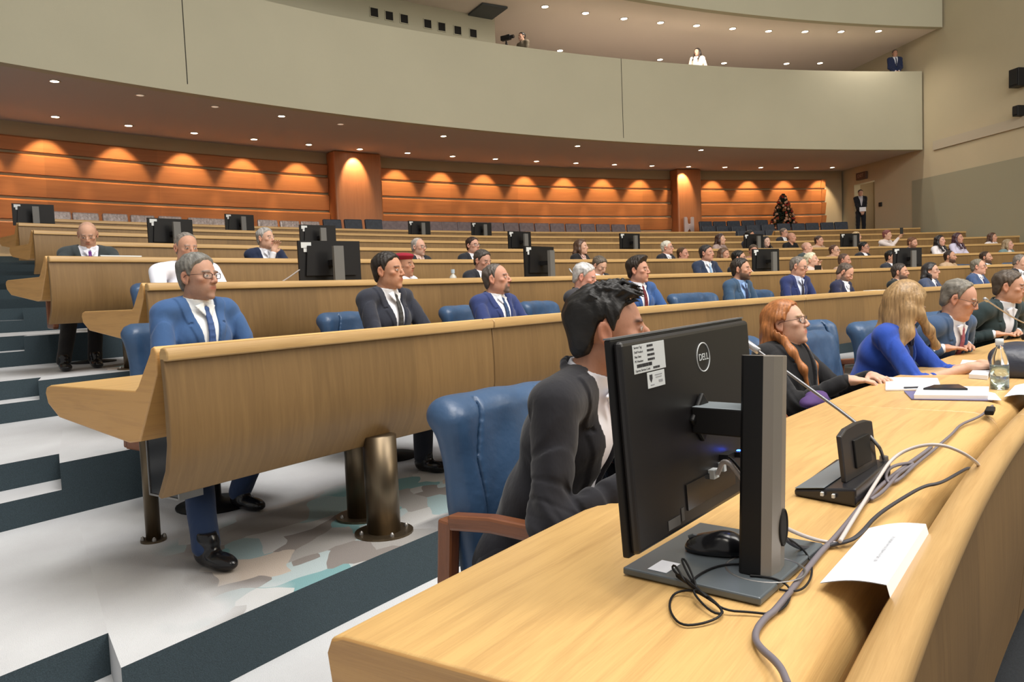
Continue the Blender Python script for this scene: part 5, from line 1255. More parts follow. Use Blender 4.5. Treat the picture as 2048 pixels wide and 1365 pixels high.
c_.matrix_local = lean1
b = MB(); b.tube([(math.cos(q*math.pi/12)*.017, .0272, .085+math.sin(q*math.pi/12)*.030) for q in range(24)], .0022, 6, False, closed=True)
n0 = len(b.v); b.quad([(math.cos(q*math.pi/12)*.017, .0275, .085+math.sin(q*math.pi/12)*.030) for q in range(24)])
co_ = b.build('cable_hole', M_DARK, bm1); co_.matrix_local = lean1 @ Matrix.Translation((-.012, -.001, 0))
b = MB(); b.box((-.028, -.082, .007), (.305, .245, .013)); b.build('base_plate', mat('stand_base', (.115, .135, .15, 1), .30, metal=.2), bm1, bevel=.003, bseg=2)
b = MB(); b.lathe([(.062, .0138), (.064, .0146), (.066, .0138)], n=36); b.build('swivel_ring', M_SILVER, bm1)
nt_ = MB(); nt_.box((.085, -.145, .0142), (.052, .036, .0006)); tag(nt_.build('paper_note', M_WHITE, None), 'small blank white paper note lying on the monitor base', 'note')
no = bpy.data.objects['paper_note']; no.location = O1; no.rotation_euler = (0, 0, RZ1)

# mouse on the base, with its coiled lead
ms = ath(1432, 1098, DZ+.02)
F = Fld((-.05, -.075, -.02), (.05, .075, .06), .003)
F.ell((0, 0, .004), (.031, .056, .030)); F.ell((0, -.018, .012), (.030, .034, .026), .01); F.op(lambda X, Y, Z: -Z+0*X+0*Y, (-.1, -.1, -.1), (.1, .1, .1), .002, 'and')
F.op(lambda X, Y, Z: np.maximum(np.abs(X)-.0008, .010-Y)+0*Z, (-.1, -.1, .01), (.1, .1, .1), .001, 'sub')
mo = link('computer_mouse', F.mesh('mouse'), M_BLACKG, None, loc=(ms.x, ms.y, DZ+.0155), rz=RZ1+math.pi+.35)
tag(mo, 'black computer mouse lying on the monitor base beside the stand', 'mouse')
b = MB(); b.tube([(0, .030, .024), (0, .040, .0255), (0, .048, .022)], .0042, 8); b.build('scroll_wheel', mat('wheel', (.05, .055, .06, 1), .3), mo)
def cable(name, pts, r, m, label, smooth=3, cat='cable', par=None, n=8):
    pts = [Vector(p) for p in pts]
    for _ in range(smooth):
        q = [pts[0]]
        for i in range(len(pts)-1): q += [pts[i]*.75+pts[i+1]*.25, pts[i]*.25+pts[i+1]*.75]
        q.append(pts[-1]); pts = q
    b = MB(); b.tube(pts, r, n); o = b.build(name, m, par, smooth=True)
    if label: tag(o, label, cat)
    return o
def D(x, y, h=.003): return ath(x, y, DZ+h)
bs = .016
coil = [D(1495, 1128, bs), D(1440, 1130, bs), D(1395, 1150, bs), D(1375, 1175, bs), D(1350, 1128, bs+.02), D(1342, 1138, bs+.01), D(1372, 1165, bs), D(1400, 1190, bs), D(1372, 1120, bs+.02), D(1360, 1118, bs+.02), D(1388, 1172, bs), D(1425, 1205, bs), D(1360, 1148, bs+.01), D(1348, 1152, bs), D(1400, 1182, bs),
        D(1440, 1215, .006), D(1448, 1230, .006), D(1420, 1225, .006), D(1382, 1182, bs), D(1400, 1180, bs+.005), D(1446, 1218, .008), D(1440, 1236, .005), D(1400, 1250, .003), D(1362, 1252, .003), D(1342, 1230, .003), D(1338, 1205, .003), D(1350, 1185, .003), D(1385, 1180, .012), D(1420, 1200, .014), D(1450, 1222, .006),
        D(1500, 1225, .004), D(1545, 1230, .004), D(1575, 1212, .004), D(1584, 1180, .004), D(1560, 1160, bs), D(1520, 1153, bs), D(1500, 1152, bs)]
cable('mouse_lead', coil, .0019, M_BLACK, 'thin black mouse lead tied in a small coil in front of the monitor', 2)
M_CGREY = mat('grey_cable', (.17, .15, .17, 1), .5); M_CWHITE = mat('white_cable', (.55, .50, .48, 1), .5); M_CBLK = mat('dark_cable', (.035, .035, .045, 1), .5)
cable('thick_cable', [D(1576, 1370, .006), D(1560, 1330, .006), D(1512, 1290, .006), D(1510, 1262, .006), D(1535, 1232, .006), D(1552, 1222, .006), D(1640, 1105, .006), D(1668, 1080, .006), D(1740, 990, .006), D(1800, 940, .006), D(1850, 905, .006), D(1862, 895, .006)], .0052, M_CGREY, 'thick grey cable running along the front desk from behind the monitor base')
cable('white_cable', [D(1680, 1083, .014), D(1700, 1050, .012), D(1725, 1010, .012), D(1755, 960, .02), D(1785, 915, .05), D(1830, 893, .075), D(1880, 888, .085), D(1925, 905, .06), D(1953, 925, .025), D(1960, 935, -.02)], .0042, M_CWHITE, 'off-white cable arching over the desk edge into the gap')
cable('white_cable', [ath(1562, 1052, DZ+.085), D(1600, 1070, .045), D(1640, 1083, .006), D(1675, 1088, .004)], .0036, M_CWHITE, 'pale cable leaving the round hole of the monitor stand')
cable('dark_cable', [ath(1560, 1066, DZ+.075), D(1585, 1092, .03), D(1620, 1100, .006), D(1655, 1092, .006), D(1700, 1083, .006), D(1722, 1068, .006), D(1752, 1032, .006), D(1800, 1000, .006), D(1848, 972, .006), D(1880, 968, .006), D(1915, 948, .004), D(1938, 935, -.004), D(1945, 942, -.03)], .0040, M_CBLK, 'dark cable from the stand hole winding under the name card to the desk edge')
cable('thin_black_cable', [ath(1560, 1068, DZ+.07), D(1600, 1092, .03), D(1622, 1120, .005), D(1625, 1150, .005), D(1612, 1175, .004), D(1590, 1185, .004), D(1560, 1180, bs)], .0018, M_BLACK, 'thin black cable looping down from the stand hole over the base')
cable('grey_cable', [D(1742, 1000, .006), D(1765, 985, .01), D(1785, 962, .012), D(1800, 945, .006), D(1835, 925, .006), D(1790, 930, .02), D(1770, 945, .02), D(1775, 970, .006), D(1800, 960, .006), D(1830, 930, .006), D(1862, 905, .006), D(1885, 885, .006), D(1905, 868, .006), D(1920, 850, .006), D(1950, 838, .006), D(1965, 830, .006), D(1975, 820, .006), D(1985, 812, .006)], .0042, M_CGREY, 'bundled grey cable running along the desk edge away from the microphone unit')
b = MB(); cc = D(1980, 822, .01); b.box((0, 0, 0), (.10, .028, .018)); co = b.build('cable_connector', M_BLACK, None, bevel=.004); co.location = cc; co.rotation_euler = (0, 0, .95); tag(co, 'small black cable connector on the desk edge at the right', 'connector')
vg = [bm1.matrix_basis @ (SMAT @ Vector((-.022, .034, -.098))), bm1.matrix_basis @ Vector((-.040, -.085, .19)), bm1.matrix_basis @ Vector((-.028, -.035, .14)), bm1.matrix_basis @ Vector((-.02, -.02, .10))]
cable('video_cable', vg, .0045, M_CWHITE, 'white video cable plugged into the back of the large monitor')
cable('power_lead', [p + Vector((0, .0, .006)) + nrm*.006 for p in [bm1.matrix_basis @ (SMAT @ Vector((-.058, .034, -.096)))]+vg[1:]], .0022, M_BLACK, 'black lead plugged in beside the white video cable')

# name card lying over the desk edge
def card(a, b_, c, d, drop, label, marks=True):
    mb = MB(); th_ = Vector((0, 0, .0012))
    P4 = [Vector(p) for p in (a, b_, c, d)]; N_ = 10
    g = [[None]*(N_+1) for _ in range(2)]
    for i in range(N_+1):
        t = i/N_; bow = Vector((0, 0, .010*math.sin(math.pi*t)))
        g[0][i] = P4[0].lerp(P4[1], t)+bow*.6; g[1][i] = P4[3].lerp(P4[2], t)+bow*.6
    for off, rv in ((Vector(), 0), (th_, 1)):
        for i in range(N_):
            q = [g[0][i]+off, g[0][i+1]+off, g[1][i+1]+off, g[1][i]+off]; mb.quad(q if rv else q[::-1])
    e1, e2 = P4[1], P4[2]; dr = Vector(drop); mb.quad([e1+th_, e1+dr, e2+dr, e2+th_]); mb.quad([e1, e2, e2+dr, e1+dr][::-1])
    o = mb.build('name_card', M_WHITE, None); tag(o, label, 'name card')
    if marks:
        m2 = MB(); U1 = (P4[3]-P4[0]); V1 = (P4[1]-P4[0]); rr = random.Random(3); t = .30
        while t < .76:
            w_ = rr.uniform(.008, .014); p = P4[0]+U1*t+V1*.62+Vector((0, 0, .0095)); q = P4[0]+U1*(t+w_)+V1*.62+Vector((0, 0, .0095)); h_ = V1*(.035 if rr.random() < .7 else .02)
            m2.quad([p-h_, p+h_, q+h_, q-h_]); t += w_+rr.uniform(.004, .008)
        m2.build('faint_lettering', mat('faint_ink', (.42, .44, .47, 1), .7), o)
    return o
ca, cb, cc_, cd = D(1640, 1168, .004), ath(1773, 1172, DZ+.012), ath(1852, 1050, DZ+.012), D(1738, 1058, .004)
card(ca, cb, cc_, cd, (.004, -.004, -.020), 'white folded name card with faint lettering lying over the gap at the desk edge')
card(D(2008, 795, .004), ath(2062, 792, DZ+.012), ath(2080, 768, DZ+.012), D(2030, 772, .004), (.012, -.01, -.03), 'white name card at the right edge of the photo on the front desk', False)

# conference unit with gooseneck microphone
ua, ub, uc, ud = D(1588, 992, 0), D(1712, 1016, 0), D(1782, 952, 0), D(1672, 930, 0)
uc_ = (ua+ub+uc+ud)/4; ang = math.atan2((uc-ub).y, (uc-ub).x)
un = empty('conference_microphone', (uc_.x, uc_.y, DZ), ang, 'black conference unit with upright screen and long gooseneck microphone on the front desk', 'microphone')
inv = (Matrix.Translation((uc_.x, uc_.y, DZ)) @ Matrix.Rotation(ang, 4, 'Z')).inverted(); la, lb_, lc, ld = [inv @ p for p in (ua, ub, uc, ud)]
b = MB()
def hexa(P, H, m=0):
    n = len(b.v); b.v += [tuple(p) for p in P]+[tuple(Vector(p)+Vector((0, 0, h))) for p, h in zip(P, H)]
    for f in ((3, 2, 1, 0), (4, 5, 6, 7), (0, 1, 5, 4), (1, 2, 6, 5), (2, 3, 7, 6), (3, 0, 4, 7)): b.f.append(tuple(n+i for i in f)); b.m.append(m); b.uv.append([(0, 0)]*4)
hexa([la, lb_, lc, ld], [.016, .042, .042, .016]); b.build('base', mat('unit_body', (.018, .018, .022, 1), .3), un, bevel=.006, bseg=3)
b = MB(); t1 = [la.lerp(lb_, s) for s in (.06, .55)]; t2 = [ld.lerp(lc, s) for s in (.06, .55)]
P4 = [t1[0]+Vector((0, .006, .0175)), t1[1]+Vector((0, .006, .0305)), t2[1]+Vector((0, -.006, .0305)), t2[0]+Vector((0, -.006, .0175))]; b.prism([(0, 0)]*0 or [(0, 0), (1, 0), (0, 1)], (0, 0, 0), (0, 0, 0), (0, 0, 0), (0, 0, 0), 0) if False else None
n = len(b.v); b.v += [tuple(p) for p in P4]+[tuple(p+Vector((0, 0, .002))) for p in P4]
for f in ((3, 2, 1, 0), (4, 5, 6, 7), (0, 1, 5, 4), (1, 2, 6, 5), (2, 3, 7, 6), (3, 0, 4, 7)): b.f.append(tuple(n+i for i in f)); b.m.append(0); b.uv.append([(0, 0)]*4)
b.build('speaker_panel', mat('unit_grey', (.22, .26, .29, 1), .35, metal=.3), un, bevel=.001)
wb, wc = ath(1682, 966, DZ+.035), ath(1745, 930, DZ+.035); wt, wu = inv @ ath(1690, 866, DZ+.155), None
lb2, lc2 = inv @ wb, inv @ wc; wid = (lc2-lb2); hgt = .118; tl = Vector((-.028, 0, 0))
b = MB(); pr_ = [(0, 0), (1, 0), (1, .93), (.82, 1.0), (.5, 1.03), (.18, 1.0), (0, .90)]
dxn = wid.normalized(); nn_ = Vector((dxn.y, -dxn.x, 0)); upv = (Vector((0, 0, hgt))+nn_*-.012)
b.prism([(u_*wid.length, v_) for u_, v_ in pr_], dxn, upv, nn_, lb2, .012); b.build('display', [mat('display_back', (.030, .026, .026, 1), .33)], un, bevel=.003, bseg=2)
b = MB(); b.prism([(u_*wid.length, v_) for u_, v_ in ((.30, .18), (.78, .18), (.78, .74), (.30, .74))], dxn, upv, nn_, lb2+nn_*.011, .006); b.build('back_vent', M_BLACK, un, bevel=.002)
gb = inv @ ath(1768, 922, DZ+.040); g1 = inv @ atd(1757, 893, 1.86); gtip = inv @ atd(1502, 692, 2.15); gmid = inv @ atd(1722, 852, 1.90)
b = MB(); b.cyl(gb-Vector((0, 0, .02)), gb+Vector((0, 0, .012)), .013, 14, .010); b.build('neck_socket', M_SILVER, un)
gp_ = [gb, gb.lerp(g1, .6)+Vector((0, 0, .006)), g1, gmid, gmid.lerp(gtip, .5), gtip]
o = cable('gooseneck', gp_, .0042, mat('neck_grey', (.20, .20, .21, 1), .35, metal=.6), None, 2, par=un); 
b = MB(); dg_ = (gtip-gmid).normalized(); b.tube([gtip-dg_*.03, gtip-dg_*.028, gtip+dg_*.028, gtip+dg_*.034], [.006, .0095, .0095, .004], 12); b.build('capsule', mat('mic_tip', (.45, .46, .48, 1), .35, metal=.5), un, smooth=True)
b = MB()
for s_ in (.2, .5): b.box(la.lerp(lb_, .35+s_*.6)+Vector((0, -.002, .018)), (.020, .006, .008))
b.build('side_ports', M_LABEL, un)
# ------------------------------------------------------------------ chairs
PP = [o for o in bpy.data.objects if o.name.startswith('person') and o.get('label')]
def find(s): return next(o for o in PP if o['label'].startswith(s))
def cf(s, k, label, back=.05, hi=False, dx=0, turn=0):
    return chair_for((find(s),), k, label, back, hi, dx, turn)
# the big chair of the front man
q = ath(905, 1050, .66); 
ch1 = chair(Vector((.17, 2.20, 0)), math.atan2(-.77, -.63), 'blue leather armchair with brown wooden arms behind the front man, nearest the viewer', True)
cf('woman with long copper', 1, 'blue leather armchair the woman with copper hair sits in', .10)
cf('woman with blonde', 1, 'dark blue leather armchair behind the blonde woman in bright blue', -.02)
cf('balding man with glasses and blue', 1, 'blue leather armchair under the man in the blue suit bending over papers', -.02)
cf('man in dark green', 1, 'blue leather armchair under the man in the dark green suit', -.02)
cp = atR(1668, 672, 24.35); chair(Vector((cp.x, cp.y, 0)), face_rz(pol(cp)[1])-.35, 'empty blue leather armchair right of the woman with copper hair', True)
cf('man in light blue suit', 2, 'blue armchair of the man in the light blue suit at the aisle', .06, False, -.09)
cf('man in charcoal suit and dark tie', 2, 'blue armchair of the man in charcoal suit, its left corner showing', .10, True, -.06)
cf('man with goatee', 2, 'blue armchair of the man with the goatee, its left corner showing', .12, False, -.10)
cf('white haired man in dark grey', 2, 'blue armchair of the white haired man, left corner above the rail', .12, False, -.12)
cf('bearded man in slate', 2, 'blue armchair of the bearded man in slate blue', .12)
for x, y, k, lb in ((1378, 596, 2, 'empty blue armchair between the maroon tie man and the bearded man'), (1520, 584, 2, 'blue armchair behind the elbow of the bearded man in slate blue'), (2030, 500, 3, 'dark blue armchair at the right edge beside the woman in teal')):
    c_ = atR(x, y, rowR(k)+1.45); t_ = pol(c_)[1]; chair(pt(rowR(k)+1.22, t_, floorz(k)), face_rz(t_), lb)
for s, k, lb in (('bald man in charcoal suit', 4, 'dark armchair of the bald man with the purple tie'), ('man with ginger brown', 4, 'blue armchair of the man with the ginger beard'), ('woman with black wavy', 4, 'blue armchair of the woman with black wavy hair'),
                 ('man in white shirt with grey', 3, 'blue armchair of the man in the white shirt'), ('bearded man in dark jacket', 3, 'blue armchair of the bearded man beside the woman in teal')):
    cf(s, k, lb, .10)

# ------------------------------------------------------------------ rows of folding seats against the back wall
def seat_meshes():
    b = MB(); b.box((0, -.20, .62), (.50, .09, .44), Matrix.Rotation(.15, 3, 'X')); bk = b.mesh()
    b = MB(); b.box((0, .02, .42), (.50, .42, .10)); se = b.mesh()
    b = MB(); b.box((0, 0, .19), (.30, .26, .38)); pl = b.mesh()
    return bk, se, pl
SM = {}
def wseat(R, t, z, m, label, group, dz=0):
    key = m.name
    if key not in SM:
        a = seat_meshes()
        for q_, mm in zip(a, (m, m, M_BLACK)): q_.materials.append(mm)
        SM[key] = a
    e = empty('folding_seat', pt(R, t, z), face_rz(t), label, 'seat', group)
    for nm, me in zip(('backrest', 'seat_cushion', 'plinth'), SM[key]):
        o = bpy.data.objects.new(nm, me); COL.objects.link(o); o.parent = e
        if nm == 'backrest': md = o.modifiers.new('bevel', 'BEVEL'); md.width = .03; md.segments = 2
    return e
M_WRAP = mat('plastic_wrapped_seat', (.36, .30, .29, 1), .22, bump=.02, bscale=22, var=.35, vscale=16, coat=.5)
zt_ = floorz(9)
lx = [(116, 424), (173, 427), (232, 429), (287, 432), (342, 434), (400, 437), (441, 439), (482, 441), (537, 441), (581, 443), (622, 444)]
for i, (x, y) in enumerate(lx):
    q = atR(x, y, 39.35); wseat(39.2, pol(q)[1], q.z-.82, M_WRAP, 'plastic wrapped grey seat left of the wide column, '+nth(i, 11), 'plastic wrapped seats left of the wide column')
for i, x in enumerate((666, 708, 749)):
    q = atR(x, 440, 39.35); wseat(39.2, pol(q)[1], q.z-.82, M_SEATBLUE, 'dark seat at the foot of the wide wooden column, '+('leftmost', 'middle', 'rightmost')[i]+' of three', 'dark seats under the column')
for i in range(17):
    x = 778 + (1270-778)*i/16 - (i-8)*(i-8)*.02; q = atR(x, 443+i*.45, 39.35); wseat(39.2, pol(q)[1], q.z-.82, M_SEATGREY, 'purple grey seat between the two columns, '+nth(i, 17), 'purple grey seats between the columns')
for i, (x, y, R) in enumerate([(1418, 446, 39.6), (1446, 446, 39.6), (1474, 445, 39.6), (1503, 444, 39.6), (1530, 443, 39.6), (1424, 455, 38.6), (1453, 455, 38.6), (1483, 455, 38.4), (1513, 453, 38.4), (1543, 452, 38.4), (1575, 450, 38.4), (1604, 450, 38.4), (1632, 449, 38.4), (1662, 448, 38.4), (1690, 447, 38.4), (1496, 465, 37.3), (1524, 465, 37.3), (1552, 463, 37.3)]):
    q = atR(x, y-3, R); wseat(R, pol(q)[1], q.z-.82, M_SEATBLUE, {39.6: 'navy seat in the rear line left of the christmas tree, '+nth(i, 5), 38.6: 'navy seat in the front line right of the narrow column, '+('leftmost' if i == 5 else 'second from the left'), 38.4: 'navy seat in the line running past the christmas tree, '+nth(i-7, 8), 37.3: 'navy seat in the stepped gap between the back desks, '+nth((i-15) % 3, 3)}[R], {39.6: 'rear navy seats', 38.6: 'left end navy seats', 38.4: 'front navy seats', 37.3: 'stepped navy seats'}[R])

# ------------------------------------------------------------------ tree, sign, small wall fittings
q = atR(1567, 455, 39.9); tr = empty('christmas_tree', pt(39.9, pol(q)[1], q.z-.55), 0, 'dark christmas tree with red and pale baubles in front of the wooden wall', 'tree')
top_z = atR(1567, 389, 39.9).z-(q.z-.55); rn = random.Random(5); b = MB(); b2 = MB(); b3 = MB(); cols_ = []
for i in range(900):
    h_ = rn.random()**.8; z = .25+h_*(top_z-.25); rmax = .50*(1-h_)**.75+.05; a_ = rn.uniform(0, 6.283); r_ = rmax*rn.uniform(.25, 1)
    p = Vector((math.cos(a_)*r_, math.sin(a_)*r_, z)); d = Vector((math.cos(a_), math.sin(a_), -.35)); sd = Vector((-math.sin(a_), math.cos(a_), 0)); L = .13*(1.1-h_*.6)
    b.quad([p-sd*.035, p+d*L*.5-Vector((0, 0, .01)), p+sd*.035, p-d*.03+Vector((0, 0, .02))]); b.quad([p-Vector((0, 0, .035)), p+d*L*.5, p+Vector((0, 0, .035)), p-d*.03])
b.build('branches', mat('fir_green', (.018, .028, .014, 1), .8), tr)
b = MB(); b.cyl((0, 0, 0), (0, 0, top_z*.9), .04, 8, .01); b.build('trunk', mat('trunk_brown', (.05, .03, .02, 1), .9), tr)
BM = [mat('bauble_red', (.28, .03, .02, 1), .3), mat('bauble_peach', (.55, .30, .20, 1), .35), mat('bauble_bronze', (.18, .07, .03, 1), .3)]
sph = MB(); sph.lathe([(.0, -.045), (.032, -.032), (.045, 0), (.032, .032), (.0, .045)], n=8); sm_ = [sph.mesh() for _ in BM]
for me_, mm in zip(sm_, BM): me_.materials.append(mm)
for i in range(150):
    h_ = rn.random()**.8; z = .3+h_*(top_z-.35); r_ = .50*(1-h_)**.75+.04; a_ = rn.uniform(0, 6.283); o = bpy.data.objects.new('bauble', sm_[i % 3]); COL.objects.link(o); o.parent = tr; o.location = (math.cos(a_)*r_, math.sin(a_)*r_, z)
q = atR(1377, 452, 40.45); wp = empty('white_cutout_stand', pt(40.45, pol(q)[1], q.z-.32), face_rz(pol(q)[1]), 'white stand with a notched H-like outline at the foot of the narrow column', 'stand')
b = MB(); b.prism([(-.19, 0), (-.19, .60), (-.17, .62), (-.10, .62), (-.07, .58), (-.06, .40), (0, .36), (.06, .42), (.07, .58), (.10, .62), (.17, .62), (.19, .60), (.19, 0), (.08, 0), (.06, .14), (0, .22), (-.06, .14), (-.08, 0)], (1, 0, 0), (0, 0, 1), (0, 1, 0), (0, 0, 0), .06); b.build('panel', mat('pale_pink_white', (.62, .50, .48, 1), .6), wp)
b = MB(); b.box((0, .03, -.16), (.36, .3, .32)); b.build('foot', M_DARK, wp)
Rm = Matrix((-U, NW, Vector((0, 0, 1)))).transposed().to_4x4()
def on_wall(name, px, py, sz, m, label, cat, depth=.08, extra=None):
    p = atTh(px, py, TW); e = empty(name, (p.x, p.y, p.z), 0, label, cat); e.matrix_world = Matrix.Translation(p) @ Rm; b = MB(); b.box((0, -depth/2, 0), (sz[0], depth, sz[1])); b.build('housing', m, e, bevel=.01); return e
M_SIGN = mat('sign_dark', (.10, .055, .04, 1), .6)
ex = on_wall('exit_sign', 1726, 352, (.55, .26), M_SIGN, 'small dark exit sign box above the doorway on the side wall', 'sign', .10)
me = text_mesh('EXIT', .17, .003); o = link('sign_letters', me, mat('sign_text', (.35, .22, .17, 1), .6), ex); o.matrix_local = Matrix.Translation((0, -.105, 0)) @ RB
e = on_wall('wall_switch', 1762, 409, (.14, .14), M_DARK, 'small black square switch on the side wall right of the doorway', 'switch', .05); b = MB(); b.box((0, -.055, 0), (.06, .01, .06)); b.build('button', M_BLACK, e)
e = on_wall('wall_loudspeaker', 2046, 156, (.32, .48), M_BLACK, 'larger dark wall-mounted box at the upper right edge, upper of the two', 'loudspeaker', .30); b = MB(); b.box((0, -.31, 0), (.26, .02, .38)); b.build('grille', M_DARK, e)
e = on_wall('wall_loudspeaker', 2046, 222, (.18, .28), M_BLACK, 'smaller dark wall-mounted box at the upper right edge, lower of the two', 'loudspeaker', .25); b = MB(); b.box((0, -.26, 0), (.14, .02, .2)); b.build('grille', M_DARK, e)
q = atR(1731, 117, 42.51); e = empty('gallery_loudspeaker', q, face_rz(pol(q)[1]), 'small black loudspeaker hanging at the back of the gallery', 'loudspeaker'); b = MB(); b.box((0, 0, 0), (.50, .3, .38)); b.build('housing', M_BLACK, e, bevel=.02); b = MB(); b.box((0, .155, 0), (.4, .02, .3)); b.build('grille', M_DARK, e); b = MB(); b.cyl((0, 0, .15), (0, 0, CEIL-q.z), .03, 10); b.build('bracket', M_BLACK, e)
# camcorder on a tripod in the gallery
q = atR(1012, 76, 37.7); e = empty('camcorder', (q.x, q.y, 6.3), face_rz(pol(q)[1])+.5, 'black camcorder on a tripod at the gallery parapet', 'camera'); hz = q.z-6.3
b = MB(); b.box((0, 0, hz), (.12, .28, .12)); b.build('body', M_BLACK, e, bevel=.01); b = MB(); b.cyl((0, .13, hz), (0, .24, hz), .045, 14); b.build('lens', M_BLACKG, e)
b = MB(); b.box((-.09, .02, hz+.08), (.07, .08, .05)); b.build('viewfinder', M_BLACK, e)
for a_ in range(3):
    b = MB(); b.cyl((0, 0, hz-.08), (math.cos(a_*2.1)*.4, math.sin(a_*2.1)*.4, 0), .018, 8); b.build('leg', M_BLACK, e)

# ------------------------------------------------------------------ things on the desks
def D2(px, py, h=0): return ath(px, py, DZ+h)
def slab(name, pts, h, m, label, cat, z0=0, bevel=0):
    P_ = [D2(x, y) for x, y in pts]; c = sum(P_, Vector())/len(P_); b = MB(); b.prism([(p.x-c.x, p.y-c.y) for p in P_], (1, 0, 0), (0, 1, 0), (0, 0, 1), (0, 0, 0), h)
    o = b.build(name, m, None, bevel=bevel); o.location = (c.x, c.y, DZ+z0); return tag(o, label, cat)
slab('paper_sheets', [(1771, 782), (1884, 781), (1875, 759), (1772, 757)], .006, M_WHITE, 'stack of white paper sheets with a pen on it, near the blue blazer woman', 'paper')
slab('folder', [(1808, 784), (1823, 800), (1985, 803), (1975, 786)], .004, mat('folder_blue', (.16, .15, .30, 1), .5), 'dark blue folder edge showing under the stack of documents', 'folder')
slab('document_stack', [(1828, 800), (1976, 802), (1978, 783), (1838, 781)], .016, M_WHITE, 'thick stack of white documents under the black phone', 'paper', .004)
ph = slab('smartphone', [(1846, 790), (1936, 791), (1918, 782), (1868, 783)], .009, M_BLACKG, 'black phone lying on the stack of documents', 'phone', .0202, .002)
slab('paper_slip', [(1976, 803), (2003, 804), (1990, 790), (1975, 787)], .002, M_WHITE, 'loose white paper slip at the right end of the document stack', 'paper', .0045)
pa, pb = D2(1808, 776, .010), D2(1868, 774, .010); pn = MB(); pn.cyl(pa, pb, .0045, 10); o = pn.build('pen', M_CBLK, None); tag(o, 'dark pen lying on the white paper sheets', 'pen')
slab('paper_sheets', [(1915, 742), (1962, 744), (1972, 725), (1925, 722)], .006, M_WHITE, 'white paper the woman in bright blue is writing on', 'paper')
slab('notebook', [(1938, 757), (1975, 760), (1985, 742), (1955, 738)], .02, M_WHITE, 'thick white notebook with dark cover left of the water bottle', 'notebook')
# water bottle
bp = D2(1999, 778); bt = empty('water_bottle', (bp.x, bp.y, DZ), 0, 'clear water bottle with a pale cap on the front desk at the right', 'bottle')
gl_ = mat('clear_plastic', (.90, .93, .92, 1), .06, trans=.95); b = MB(); hB = .215
b.lathe([(.001, .0), (.033, .0), (.036, .006), (.036, .10), (.030, .135), (.017, .170), (.0135, .182), (.0135, .195)], n=28); b.build('body', gl_, bt, smooth=True)
b = MB(); b.lathe([(.001, .004), (.031, .004), (.033, .10), (.001, .10)], n=24); b.build('water', mat('water', (.75, .85, .80, 1), .02, trans=.9), bt, smooth=True)
b = MB(); b.lathe([(.001, .216), (.0155, .216), (.016, .19), (.0135, .19)], n=20); b.build('cap', M_LABEL, bt, smooth=True)
# dark bag on the desk
F = Fld((-.24, -.16, -.02), (.24, .16, .20), .008); F.rbox((0, 0, .055), (.20, .11, .065), .05); F.ell((-.05, .02, .10), (.13, .09, .055), .05); F.ell((.1, 0, .09), (.12, .08, .05), .04)
F.op(lambda X, Y, Z: .007*np.sin(24*X+9*Y)*np.sin(28*Z+10*X), F.lo, F.lo+F.n*F.h, mode='disp'); F.op(lambda X, Y, Z: -Z+0*X+0*Y, (-.3, -.3, -.1), (.3, .3, .3), .002, 'and')
bg = D2(2040, 748); o = link('leather_bag', F.mesh('bag'), mat('bag_leather', (.030, .035, .055, 1), .4, bump=.004, bscale=20), None, loc=(bg.x, bg.y, DZ), rz=.9); tag(o, 'crumpled dark blue bag lying on the front desk behind the water bottle', 'bag')
# second gooseneck at the right
def goose(base, tip, z, label, r=.0045):
    e = empty('gooseneck_microphone', (base.x, base.y, z), 0, label, 'microphone'); tp = tip-Vector((base.x, base.y, z))
    b = MB(); b.box((0, 0, .02), (.16, .13, .04)); b.build('base', M_BLACK, e, bevel=.008)
    cable('neck', [(0, 0, .03), tuple(tp*.12+Vector((0, 0, .07))), tuple(tp*.5+Vector((0, 0, .02))), tuple(tp)], r, mat('neck_pale', (.42, .38, .36, 1), .4, metal=.4), None, 2, par=e)
    d = tp.normalized(); b = MB(); b.tube([tp-d*.03, tp-d*.026, tp+d*.03, tp+d*.036], [.006, .0105, .0105, .004], 10); b.build('capsule', mat('mic_tip', (.45, .46, .48, 1), .35, metal=.5), e, smooth=True)
goose(D2(2075, 680), atd(1972, 600, 4.45), DZ, 'slanted microphone in front of the balding man bending over papers')
def kz(k): return floorz(k)+.78
def gk(k, bx, by, tx, ty, label):
    q = atR(bx, by, rowR(k)+.42); p = pt(rowR(k)+.42, pol(q)[1], kz(k)); t = atR(tx, ty, rowR(k)+.62); goose(p, t, kz(k), label, .006)
gk(3, 516, 556, 606, 535, 'slanted microphone left of the large third-row monitor')
gk(3, 1165, 553, 1141, 542, 'microphone behind the white haired man, right of the post monitor')
gk(3, 1520, 543, 1494, 530, 'slanted microphone left of the third-row monitor by the man in navy')
# small bottle in the third row
q = atR(906, 553, rowR(3)+.35); t = pol(q)[1]; sb = empty('small_bottle', pt(rowR(3)+.35, t, kz(3)), 0, 'small clear bottle with pale blue cap on the third-row desk', 'bottle')
b = MB(); b.lathe([(.001, 0), (.035, 0), (.037, .02), (.037, .15), (.030, .18), (.014, .20), (.014, .215)], n=20); b.build('body', mat('milky_plastic', (.75, .78, .76, 1), .15, trans=.5), sb, smooth=True)
b = MB(); b.lathe([(.001, .245), (.018, .245), (.018, .21), (.014, .21)], n=16); b.build('cap', mat('cap_blue', (.42, .52, .62, 1), .4), sb)
def deskitem(k, px, py, sz, m, name, label, cat, tilt=0, dr=.3, lift=0):
    q = atR(px, py, rowR(k)+dr); t = pol(q)[1]; b = MB(); b.box((0, 0, sz[2]/2+lift), sz); o = b.build(name, m, None, bevel=.002); o.location = pt(rowR(k)+dr, t, kz(k)); o.rotation_euler = (math.radians(tilt), 0, face_rz(t)); return tag(o, label, cat)
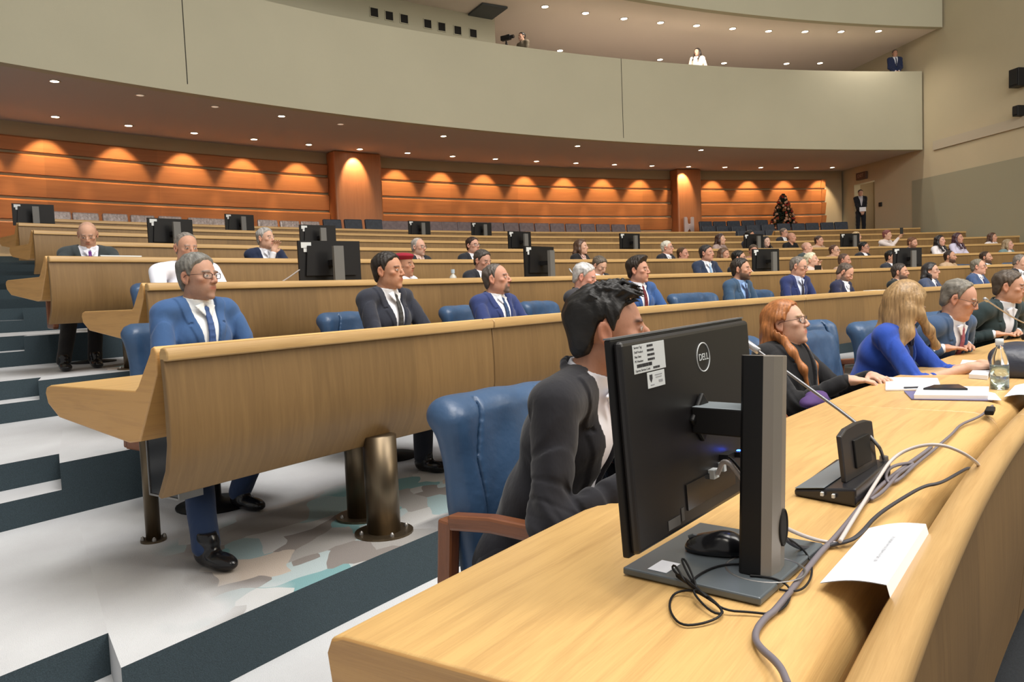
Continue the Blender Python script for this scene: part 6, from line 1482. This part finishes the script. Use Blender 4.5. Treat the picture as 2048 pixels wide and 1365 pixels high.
deskitem(2, 1752, 577, (.24, .17, .02), M_LABEL, 'document', 'pale document lying on the rail end before the bearded man in black', 'document', 0, .14, .135)
deskitem(2, 1655, 584, (.17, .10, .02), mat('case_dark', (.05, .06, .05, 1), .5), 'spectacle_case', 'dark spectacle case on the second-row desk before the bald bearded man', 'case', 0, .14, .135)
b = MB()
pa_ = find('woman with white blonde'); q = atR(1636, 536, rowR(3)+.62); b.box((0, 0, .02), (.16, .012, .08)); o = b.build('smartphone', M_BLACKG, None, bevel=.003); o.location = (q.x, q.y, q.z-.02); o.rotation_euler = (0, 0, face_rz(pol(q)[1])); tag(o, 'dark phone held up by the woman with white blonde hair', 'phone')
q = atR(1803, 462, rowR(5)+.60); b = MB(); b.box((0, 0, 0), (.075, .012, .15)); o = b.build('smartphone', M_BLACKG, None, bevel=.003); o.location = q; tag(o, 'dark phone raised by the person with auburn hair', 'phone')
# briefcase under the left end of the second-row desk
q = ath(272, 905, floorz(2)+.45)
bc = empty('hanging_bag', (0, 0, 0), 0, 'dark metal-edged computer case hung under the left end of the second-row desk', 'case'); pc = pt(rowR(2)+.52, 34.35, floorz(2)+.44); bc.location = pc; bc.rotation_euler = (0, 0, face_rz(34.3))
b = MB(); b.box((0, 0, 0), (.10, .20, .28)); b.build('body', M_BLACKG, bc); b = MB()
for s_ in (-1, 1):
    b.box((0, s_*.104, 0), (.108, .008, .296))
b.box((0, 0, -.144), (.108, .21, .008)); b.build('frame', M_SILVER, bc)
deskitem(4, 238, 515, (.34, .16, .012), M_LABEL, 'newspaper', 'folded papers lying on the fourth-row desk beside the bald man with the purple tie', 'paper', 12, .14, .145)
sc_ = ath(1628, 806, .72); F = Fld((-.14, -.10, -.06), (.14, .10, .08), .007); F.ell((0, 0, 0), (.075, .045, .03)); F.ell((.04, .02, .02), (.05, .05, .03), .03); F.op(lambda X, Y, Z: .006*np.sin(50*X+20*Y)*np.sin(40*Y+30*Z), F.lo, F.lo+F.n*F.h, mode='disp')
o = link('scarf', F.mesh('scarf'), mat('violet_cloth', (.075, .035, .15, 1), .85), None, loc=(sc_.x, sc_.y, .72), rz=.5); tag(o, 'bundled violet scarf in the lap of the woman with copper hair', 'scarf')
g_ = find('guard in black'); d_ = Vector((-math.sin(g_.rotation_euler.z), math.cos(g_.rotation_euler.z), 0)); b = MB(); b.box((0, 0, 0), (.22, .012, .15)); o = b.build('white_card', M_WHITE, None); o.location = g_.location + d_*.27 + Vector((0, 0, 1.02)); o.rotation_euler = (0, 0, g_.rotation_euler.z); tag(o, 'white card held at the waist of the guard in the doorway', 'card')
